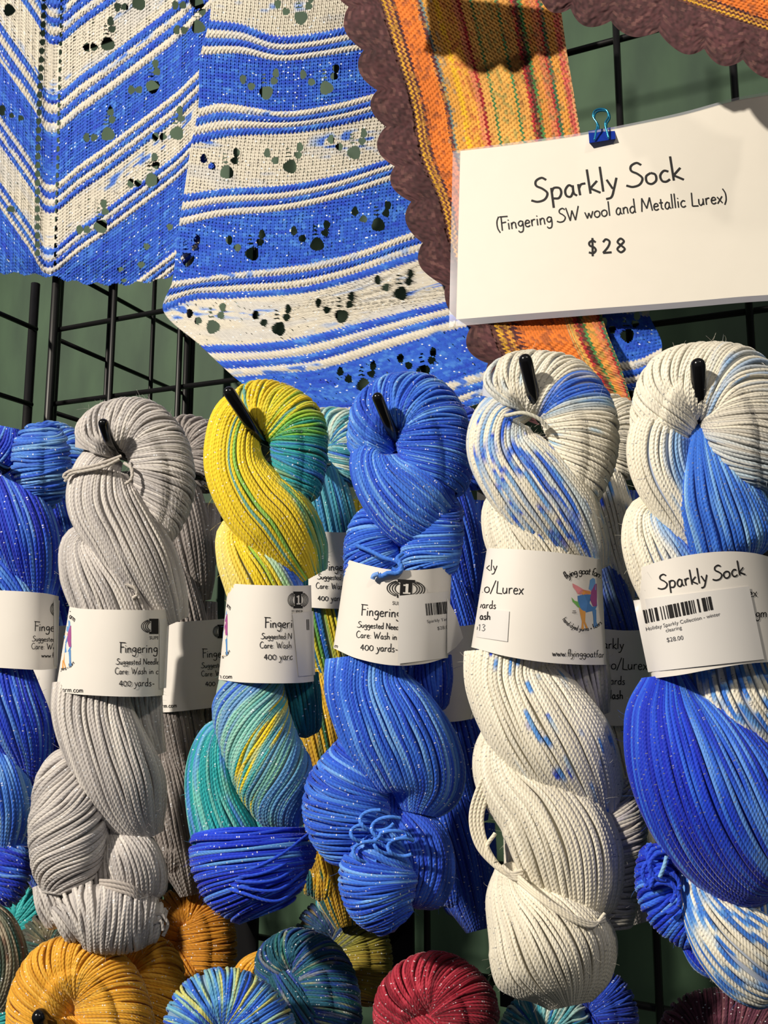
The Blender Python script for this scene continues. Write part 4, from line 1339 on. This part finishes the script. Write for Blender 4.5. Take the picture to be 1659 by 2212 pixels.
st_o, dep = lab.sticker('1034,1314 1100,1320 1096,1386 1028,1376', name='shade_sticker', lift=2)
lab.ink([endtext('Sparkly', 1074, 1233, .05, 22, 2), endtext('Merino/Lurex', 1131, 1284, .05, 26, 2.1), endtext('400 yards', 1071, 1315, .05, 17, 1.8)], lo=.02)
put_print([endtext('splash', 1059, 1339, .05, 17, 2.4), ], dep, 'shade_name', M_INK, st_o, zf, lab.inside(.02))
put_print([endtext('1013', 1048, 1363, .05, 19, 1.5)], dep, 'handwritten_number', M_GREY, st_o, zf, lab.inside(.02))
lab.ink([strokes('www.flyinggoatfarm.com', 1193, 1417, .03, 15, 1.5)], 'web_address')
goat(1261, 1307, .2652, lab, None)
sk.finish()
hook(1160, 888, 1132, 766, zf, 14.5, 'black hook standing in the loop of the speckled cream skein')

# ---- cream and royal blue skein, front right
dRt = dye([(0, CR), (.2, CRl), (.45, CR), (.5, (140, 180, 225)), (.54, CR), (.75, (205, 200, 190)), (1, (180, 200, 215))], s=1, j=.12, a=.06, specks=[(.06, (130, 180, 225), 3, None)])
dRl = dye([(0, CR), (.55, CRl), (.75, (130, 175, 225)), (.9, (60, 110, 215)), (1, (110, 160, 225))], s=1, j=.12, a=.1, specks=[(.08, (140, 185, 225), 3, None)])
dRb = dye([(0, (40, 95, 200)), (.5, (55, 115, 218)), (.8, (110, 165, 230)), (1, (140, 185, 225))], j=.8, a=.4)
dRw = dye([(0, CR), (.35, CRl), (.55, (200, 210, 215)), (.7, (100, 160, 225)), (1, (60, 120, 215))], j=.5, a=.7, fl=7)
dRoy = dye([(0, (14, 40, 185)), (.5, (24, 66, 208)), (.8, (50, 108, 225)), (1, (90, 145, 230))], j=.75, a=.45)
zf = zh_at(1505, 910, FY)
sk = Skein('r', 1505, 910, zf, 'cream and royal blue skein at the right edge with a tilted barcode sticker', GRP, M_CREAM, .05)
sk.lobe('along', '1530,960,30 1520,1150,80 1560,1450,90 1600,1750,90 1640,2000,70', dRw, -34, -34, 9, th=.5)
sk.lobe('across', '1425,975,55 1430,905,66 1460,835,74 1520,820,78 1590,838,88 1625,905,96 1632,985,96 1640,1070,80', dRt, 10, -8, 9.6, sl=-.17, part='hanging_loop')
sk.lobe('along', '1492,905,22 1440,915,58 1425,965,68 1435,1025,66 1470,1095,56 1505,1160,46 1535,1215,34', dRl, 18, -6, 9.4, tw=-.15)
sk.lobe('along', '1512,918,12 1522,985,52 1545,1065,86 1580,1145,98 1605,1215,96', dRb, 26, 6, 9.4, tw=.4)
sk.lobe('along', '1435,1082,10 1398,1108,36 1402,1148,58 1430,1205,76 1485,1300,84', dRl, 2, -14, 9.6, tw=.2)
sk.lobe('along', '1435,1462,44 1445,1540,95 1490,1635,138 1560,1735,160 1640,1825,150 1720,1900,105', dRoy, 34, 4, 11.5, tw=1.0)
sk.lobe('along', '1570,1425,78 1592,1500,86 1635,1570,80 1690,1635,56', dRw, 10, -14, 11)
sk.lobe('along', '1655,1560,40 1680,1640,70 1700,1720,70', dC, -10, -20, 11)
sk.lobe('across', '1428,1825,34 1420,1880,46 1432,1940,50 1470,1990,46 1510,2030,30', dRoy, -6, -16, 11, sl=.1, part='folded_end')
sk.lobe('along', '1490,2020,24 1525,2065,34 1560,2100,24', dRoy, -26, -34, 11, part='folded_end')
sk.lobe('along', '1495,1858,24 1512,1935,46 1568,2015,78 1640,2080,92 1710,2125,70', dRw, 16, -8, 11.5, tw=.1, part='folded_end')
for k in range(8):
    a = np.linspace(0.5 + .5 * k, 0.5 + .5 * k + 3.6, 9)
    r_ = 28 + 3 * (k % 4)
    sk.string(' '.join('%.1f,%.1f,%.1f' % (1425 + 6 * (k % 3) + r_ * math.cos(t), 1885 + 14 * (k - 3) + r_ * .9 * math.sin(t), 44 + 4 * k % 12) for t in a), (34, 74, 215), 5.4, part='folded_end')
sk.string('1500,1850,44 1520,1862,52 1512,1885,52 1492,1882,48', (215, 208, 196), 6)
sk.string('1425,1895,60 1435,1870,62 1440,1850,58', (130, 180, 225), 5.4)
lab = Label(sk, '1372,1230 1430,1211 1500,1197 1570,1191 1630,1195 1680,1208', '1408,1466 1470,1458 1540,1445 1610,1434 1670,1430 1716,1432', 116)
st_o, dep = lab.sticker('1368,1297 1618,1266 1651,1424 1400,1452', lift=3)
lab.ink([curved_line('Sparkly Sock', (1424, 1273), (1611, 1240), 31, 2.9, 2)], eps=1.2)
lab.ink([strokes('Lurex', 1588, 1291, -.05, 21, 1.8), strokes('gm', 1633, 1334, -.05, 21, 1.9)], 'fibre_text', cut=lambda x, y: x < 1617 + (y - 1266) * .21)
put_print([barcode(1388, 1318, -.2, 150, 29)], dep, 'barcode', M_INK, st_o, zf, lab.inside(0, 1))
put_print([fonttext('Holiday Sparkly Collection - winter', 1395, 1363, -.205, 11.5), fonttext('clearing', 1438, 1366, -.205, 11.5), fonttext('$28.00', 1440, 1387, -.15, 13.5)],
          dep, 'price_text', M_GREY, st_o, zf, lab.inside(0, 1))
sk.finish()
hook(1512, 905, 1507, 775, zf, 15.5, 'thick black hook standing in the loop of the cream and royal blue skein')

# ---- royal blue skein cut by the left edge
dL = dye([(0, (14, 40, 180)), (.5, (22, 64, 205)), (.8, (50, 105, 215)), (1, (90, 140, 220))], j=.6, a=.6)
dLl = dye([(0, (30, 80, 200)), (.6, (70, 130, 220)), (1, (120, 170, 225))], j=.6, a=.6)
zf = zh_at(10, 1010, FY - 0.0)
sk = Skein('l', 10, 1010, zf, 'royal blue skein cut off by the left edge of the picture', GRP, fz=.05)
sk.lobe('along', '20,925,18 12,960,34 -20,1000,36 -60,1040,40', dL, 2, -12, 8, part='hanging_loop')
sk.lobe('across', '98,918,26 95,950,52 92,1000,60 92,1045,54 90,1080,40 92,1105,22', dLl, 22, -6, 8, sl=.1, part='hanging_loop')
sk.lobe('along', '-20,1010,34 20,1085,66 58,1165,72 78,1235,56 85,1290,34', dL, 20, -12, 8.2, tw=.7)
sk.lobe('along', '-50,1190,40 -10,1245,58 30,1310,60 50,1390,60', dLl, 0, -16, 8.4)
sk.lobe('along', '-20,1430,70 10,1505,74 48,1580,66 68,1640,44 72,1695,18', dL, 22, -10, 8.6, tw=.7)
sk.lobe('along', '-40,1600,40 -8,1685,64 10,1765,62 8,1845,34', dLl, 10, -10, 8.8, tw=.2)
sk.lobe('across', '40,1800,24 20,1860,50 10,1910,46 -10,1950,30', dL, 0, -14, 8.8, part='folded_end')
lab = Label(sk, '-62,1268 -20,1274 40,1277 100,1282 127,1288', '-68,1436 -20,1441 40,1445 90,1447 123,1444', 84)
lab.sticker('116,1296 129,1297 124,1438 117,1438', lift=3)
sym, one = wool_symbol(124, 1316, 22, 38)
lab.ink([strokes('Fingering', 75, 1363, .02, 20, 1.8), strokes('Suggested Needle', 70, 1385, .02, 11.5, 1.3), strokes('Care: Wash in', 68, 1402, .02, 13, 1.3),
         strokes('www.flyinggoatfarm.com', 90, 1420, .02, 10.5, 1.2)] + sym, cut=lambda x, y: x > 116)
sk.finish()
hook(0, 1015, -28, 985, zf, 11, 'black hook at the left picture edge in the royal blue skein')

# ---- skeins hanging behind on the same hooks
zb = zh_at(160, 960, BY)
sk = Skein('lb', 150, 960, zb, 'medium blue skein behind and between the left edge skein and the pale grey one', GRP)
auto_lobes(sk, 108, 912, 60, 1900, 88, [dLl, dL, dL, dL, dL], 4)
lab = Label(sk, '45,1345 90,1352 130,1352 160,1348', '30,1545 80,1550 120,1548 150,1540', 80)
sk.finish()
zb = zh_at(420, 950, BY)
dGshade = dye([(0, (120, 114, 112)), (.5, (150, 143, 140)), (1, (172, 165, 162))], j=.7, a=.5)  # grey darkened so the rear skein's shade sits in the dye
sk = Skein('gb', 420, 950, zb, 'grey skein with shade put into its dye, hanging behind the pale grey one', GRP)
auto_lobes(sk, 405, 898, 372, 1900, 82, [dGshade] * 5, 4)
lab = Label(sk, '330,1348 380,1344 440,1340 506,1335', '315,1540 370,1538 420,1533 498,1524', 76)
lab.ink([strokes('Fingering', 438, 1421, -.03, 19, 1.7), strokes('Suggested', 435, 1443, -.03, 11.5, 1.3), strokes('Care: Wash', 435, 1461, -.03, 12, 1.3), strokes('400 yards', 444, 1482, -.03, 13, 1.4),
         endtext('www.flyinggoatfarm.com', 382, 1528, -.03, 11, 1.3)] + wool_symbol(478, 1364, 26, 34)[0])
sk.finish()
zb = zh_at(740, 950, BY)
dV1 = dye([(0, (60, 150, 170)), (.3, (150, 200, 200)), (.5, (215, 220, 205)), (.7, (60, 160, 170)), (1, (50, 100, 200))], j=.8, a=.3)
dV2 = dye([(0, (50, 110, 190)), (.5, (60, 150, 170)), (1, (110, 170, 180))], j=.8, a=.3)
dV3 = dye([(0, (30, 80, 190)), (.35, (40, 110, 150)), (.55, (190, 185, 50)), (.8, (215, 190, 50)), (1, (90, 150, 70))], j=.8, a=.2)
dV4 = dye([(0, (225, 185, 50)), (.6, (205, 160, 50)), (.8, (50, 110, 80)), (1, (40, 100, 120))], j=.6, a=.5)
sk = Skein('yb', 740, 950, zb, 'variegated turquoise and yellow skein hanging behind the yellow one', GRP)
auto_lobes(sk, 716, 880, 706, 1960, 84, [dV1, dV2, dV3, dV4, dV4], 4)
lab = Label(sk, '640,1144 690,1148 740,1150 790,1148', '628,1308 680,1313 730,1315 780,1312', 80)
lab.ink([strokes('Fingering', 700, 1232, .03, 19, 1.7), strokes('Suggested', 686, 1251, .03, 12, 1.3), strokes('Care: Wash', 682, 1271, .03, 13, 1.3), strokes('400 yards', 686, 1297, .03, 14, 1.4)])
sk.finish()
zb = zh_at(1000, 950, BY)
sk = Skein('bb', 1000, 950, zb, 'blue skein, dyed darker for shade, hanging behind the plain bright blue one', GRP)
auto_lobes(sk, 968, 872, 985, 1975, 92, [dBshade] * 5, 4)
lab = Label(sk, '900,1348 950,1352 1000,1352 1042,1346', '892,1556 940,1560 990,1558 1032,1550', 88)
sk.finish()
zb = zh_at(1330, 940, BY)
sk = Skein('cb', 1330, 940, zb, 'cream and dark blue skein hanging behind the speckled cream one', GRP, M_CREAM)
dCB = dye([(0, (60, 100, 180)), (.5, (30, 60, 170)), (1, (120, 150, 180))], j=.8, a=.4)
auto_lobes(sk, 1300, 850, 1330, 1960, 92, [dC, dCs, dCB, dC, dCg], 4)
lab = Label(sk, '1240,1352 1300,1358 1350,1362 1412,1360', '1230,1560 1290,1566 1340,1568 1400,1564', 84)
lab.ink([endtext('Sparkly', 1348, 1402, .02, 22, 2), endtext('Merino/Lurex', 1399, 1447, .02, 24, 2), endtext('yards', 1350, 1479, .02, 18, 1.8), endtext('splash', 1346, 1510, .02, 18, 2.2)])
sk.finish()

# ---- lower row of hooks
OG = dye([(0, (200, 140, 30)), (.5, (226, 165, 45)), (1, (238, 185, 75))], j=.7, a=.4)
OGshade = dye([(0, (180, 115, 25)), (1, (212, 145, 40))], j=.7, a=.4)  # gold darkened to paint in the shade of the rearmost skein
zl = zh_at(90, 2200, FY)
sk = Skein('m', 100, 2200, zl, 'golden yellow skein at the bottom left with a hook tip in front', GRP2)
sk.lobe('across', '75,2250,60 85,2170,66 120,2110,72 175,2095,74 225,2130,76 250,2195,78 255,2270,76', OG, 10, -6, 8.2, sl=-.17, part='hanging_loop')
sk.lobe('along', '90,2190,50 130,2260,80 190,2330,86 240,2400,60', OG, 20, -10, 8.4)
sk.finish()
hook(118, 2230, 80, 2190, zl, 14, 'black hook tip in front of the golden skein at the bottom left', 'yarn hooks')
zl = zh_at(300, 2150, -0.15)
sk = Skein('m2', 300, 2150, zl, 'golden skein in the middle of the row of three, under the pale grey skein', GRP2)
sk.lobe('across', '215,2120,30 235,2080,40 280,2060,48 325,2085,62 335,2140,64 330,2200,60 325,2250,50', OG, 10, -6, 8, sl=-.17, part='hanging_loop')
sk.lobe('along', '215,2090,30 250,2150,54 300,2230,66 330,2300,50', OG, 6, -10, 8)
sk.finish()
zl = zh_at(430, 2050, -0.085)
sk = Skein('m3', 430, 2050, zl, 'shaded golden skein farthest back, right of the pale grey skein end', GRP2)
sk.lobe('across', '350,2090,30 355,2010,40 385,1965,42 430,1970,52 450,2030,58 448,2095,56 440,2150,50', OGshade, 10, -6, 7.6, part='hanging_loop')
sk.lobe('along', '355,2020,30 390,2090,60 430,2170,70 450,2260,60', OGshade, 4, -10, 7.8)
sk.finish()
zl = zh_at(50, 2000, -0.10)
TQ = dye([(0, (20, 150, 155)), (1, (70, 190, 190))], j=.8)
sk = Skein('t', 50, 2000, zl, 'turquoise skein at the bottom left below the royal blue one', GRP2)
sk.lobe('across', '0,2000,40 30,1960,44 70,1985,46 75,2040,46 60,2100,44', TQ, 6, -6, 7.8, part='hanging_loop')
sk.lobe('along', '10,1990,30 40,2060,54 70,2150,54', TQ, 0, -10, 7.8)
sk.finish()
zl = zh_at(110, 2050, -0.115)
sk = Skein('t2', 110, 2050, zl, 'muted green and brown skein behind the golden one at the bottom left', GRP2)
dMu = dye([(0, (60, 70, 60)), (.4, (120, 115, 90)), (.7, (90, 80, 70)), (1, (50, 90, 85))], j=.8, a=.4)
sk.lobe('across', '70,2080,30 80,2030,36 110,2010,40 145,2040,44 150,2100,44', dMu, 6, -6, 7.8, part='hanging_loop')
sk.lobe('along', '75,2040,30 110,2100,50 150,2180,54', dMu, 0, -10, 7.8)
sk.finish()
zl = zh_at(0, 2080, -0.185)
sk = Skein('t3', 0, 2080, zl, 'grey green and cream skein at the bottom of the left picture edge', GRP2)
dMv = dye([(0, (50, 70, 62)), (.4, (110, 112, 95)), (.7, (170, 160, 140)), (.85, (110, 80, 65)), (1, (40, 90, 85))], j=.7, a=.4)
sk.lobe('along', '-50,1960,30 -15,2010,52 0,2080,58 -10,2150,48 -40,2200,30', dMv, 10, -8, 8.2, part='hanging_loop')
sk.lobe('across', '-10,2140,40 0,2190,46 10,2250,46', TQ, -10, -20, 8.2)
sk.finish()
zl = zh_at(490, 2200, FY)
dVb = dye([(0, (30, 80, 205)), (.4, (60, 120, 215)), (.65, (90, 160, 205)), (.85, (160, 200, 175)), (1, (205, 205, 120))], j=.6, a=.5)
sk = Skein('v', 490, 2200, zl, 'blue and pale green variegated skein at the bottom edge, left of the crimson one', GRP2)
sk.lobe('across', '385,2260,36 415,2195,56 460,2160,64 515,2165,68 560,2215,72 575,2290,70', dVb, 10, -6, 8.2, part='hanging_loop', th0=-.8)
sk.lobe('along', '420,2215,40 460,2290,80 520,2370,90', dVb, 6, -10, 8.2)
sk.finish()
zl = zh_at(660, 2120, -0.145)
dVd = dye([(0, (20, 80, 95)), (.4, (30, 90, 120)), (.65, (30, 60, 160)), (.85, (150, 160, 130)), (1, (40, 110, 110))], j=.7, a=.4)
sk = Skein('v2', 660, 2120, zl, 'dark teal and blue skein behind the blue and pale green one at the bottom', GRP2)
sk.lobe('across', '590,2130,36 600,2075,44 640,2055,48 690,2090,60 710,2160,66 715,2240,64', dVd, 10, -6, 7.8, sl=-.17, part='hanging_loop')
sk.lobe('along', '585,2080,34 630,2150,66 690,2240,74', dVd, 6, -10, 7.8)
sk.lobe('along', '575,2060,10 545,2100,34 530,2160,40', OG, -20, -30, 7.8)
sk.finish()
zl = zh_at(760, 2080, -0.085)
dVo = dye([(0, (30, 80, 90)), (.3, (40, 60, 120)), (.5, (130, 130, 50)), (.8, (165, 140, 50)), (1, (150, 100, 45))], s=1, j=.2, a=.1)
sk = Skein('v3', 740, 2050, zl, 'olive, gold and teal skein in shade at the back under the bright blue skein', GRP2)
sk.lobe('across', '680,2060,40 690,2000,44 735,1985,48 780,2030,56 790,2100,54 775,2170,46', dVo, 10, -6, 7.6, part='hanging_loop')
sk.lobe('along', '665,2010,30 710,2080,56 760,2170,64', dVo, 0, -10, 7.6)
sk.finish()
zl = zh_at(940, 2160, -0.17)
dCrim = dye([(0, (110, 15, 35)), (.5, (150, 25, 48)), (1, (185, 55, 75))], j=.8, a=.4)
sk = Skein('cr', 940, 2160, zl, 'crimson red skein at the bottom edge of the picture', GRP2)
sk.lobe('across', '850,2250,36 865,2175,56 905,2130,62 950,2125,66 995,2165,72 1010,2240,70', dCrim, 10, -6, 8, sl=-.17, part='hanging_loop')
sk.lobe('along', '870,2185,44 920,2250,80 980,2330,80', dCrim, 6, -10, 8)
sk.finish()
zl = zh_at(1290, 2180, -0.10)
dNv = dye([(0, (14, 34, 150)), (1, (40, 80, 200))], j=.8, a=.4)
sk = Skein('nv', 1290, 2180, zl, 'dark blue skein at the bottom edge under the speckled cream one', GRP2)
sk.lobe('across', '1230,2230,36 1245,2170,44 1285,2140,50 1320,2175,52 1325,2250,50', dNv, 10, -6, 7.8, part='hanging_loop')
sk.lobe('along', '1240,2160,34 1280,2210,56 1320,2290,56', dNv, 4, -10, 7.8)
sk.finish()
zl = zh_at(1170, 2200, -0.12)
sk = Skein('tm', 1170, 2200, zl, 'teal and pale stripe skein at the bottom edge between crimson and dark blue', GRP2)
sk.lobe('across', '1110,2240,34 1135,2195,40 1180,2180,46 1225,2205,48 1235,2260,44', dV1, 10, -6, 7.8, part='hanging_loop')
sk.lobe('along', '1120,2200,30 1170,2250,56 1210,2320,56', dV2, 4, -10, 7.8)
sk.finish()
zl = zh_at(1560, 2190, -0.13)
dPu = dye([(0, (60, 25, 45)), (.6, (95, 45, 65)), (1, (120, 75, 85))], j=.8, a=.4)
sk = Skein('pu', 1560, 2190, zl, 'dark plum skein at the bottom right corner', GRP2)
sk.lobe('across', '1465,2270,50 1490,2215,58 1545,2195,60 1610,2200,66 1660,2230,70 1690,2290,70', dPu, 10, -6, 8, part='hanging_loop')
sk.lobe('along', '1490,2220,44 1550,2280,80 1620,2350,80', dPu, 4, -10, 8)
sk.finish()
plain_hook(862, 2050, 'hook bracket low on the grid under the bright blue skein')
plain_hook(1116, 2062, 'hook bracket low on the grid left of the speckled cream skein end')
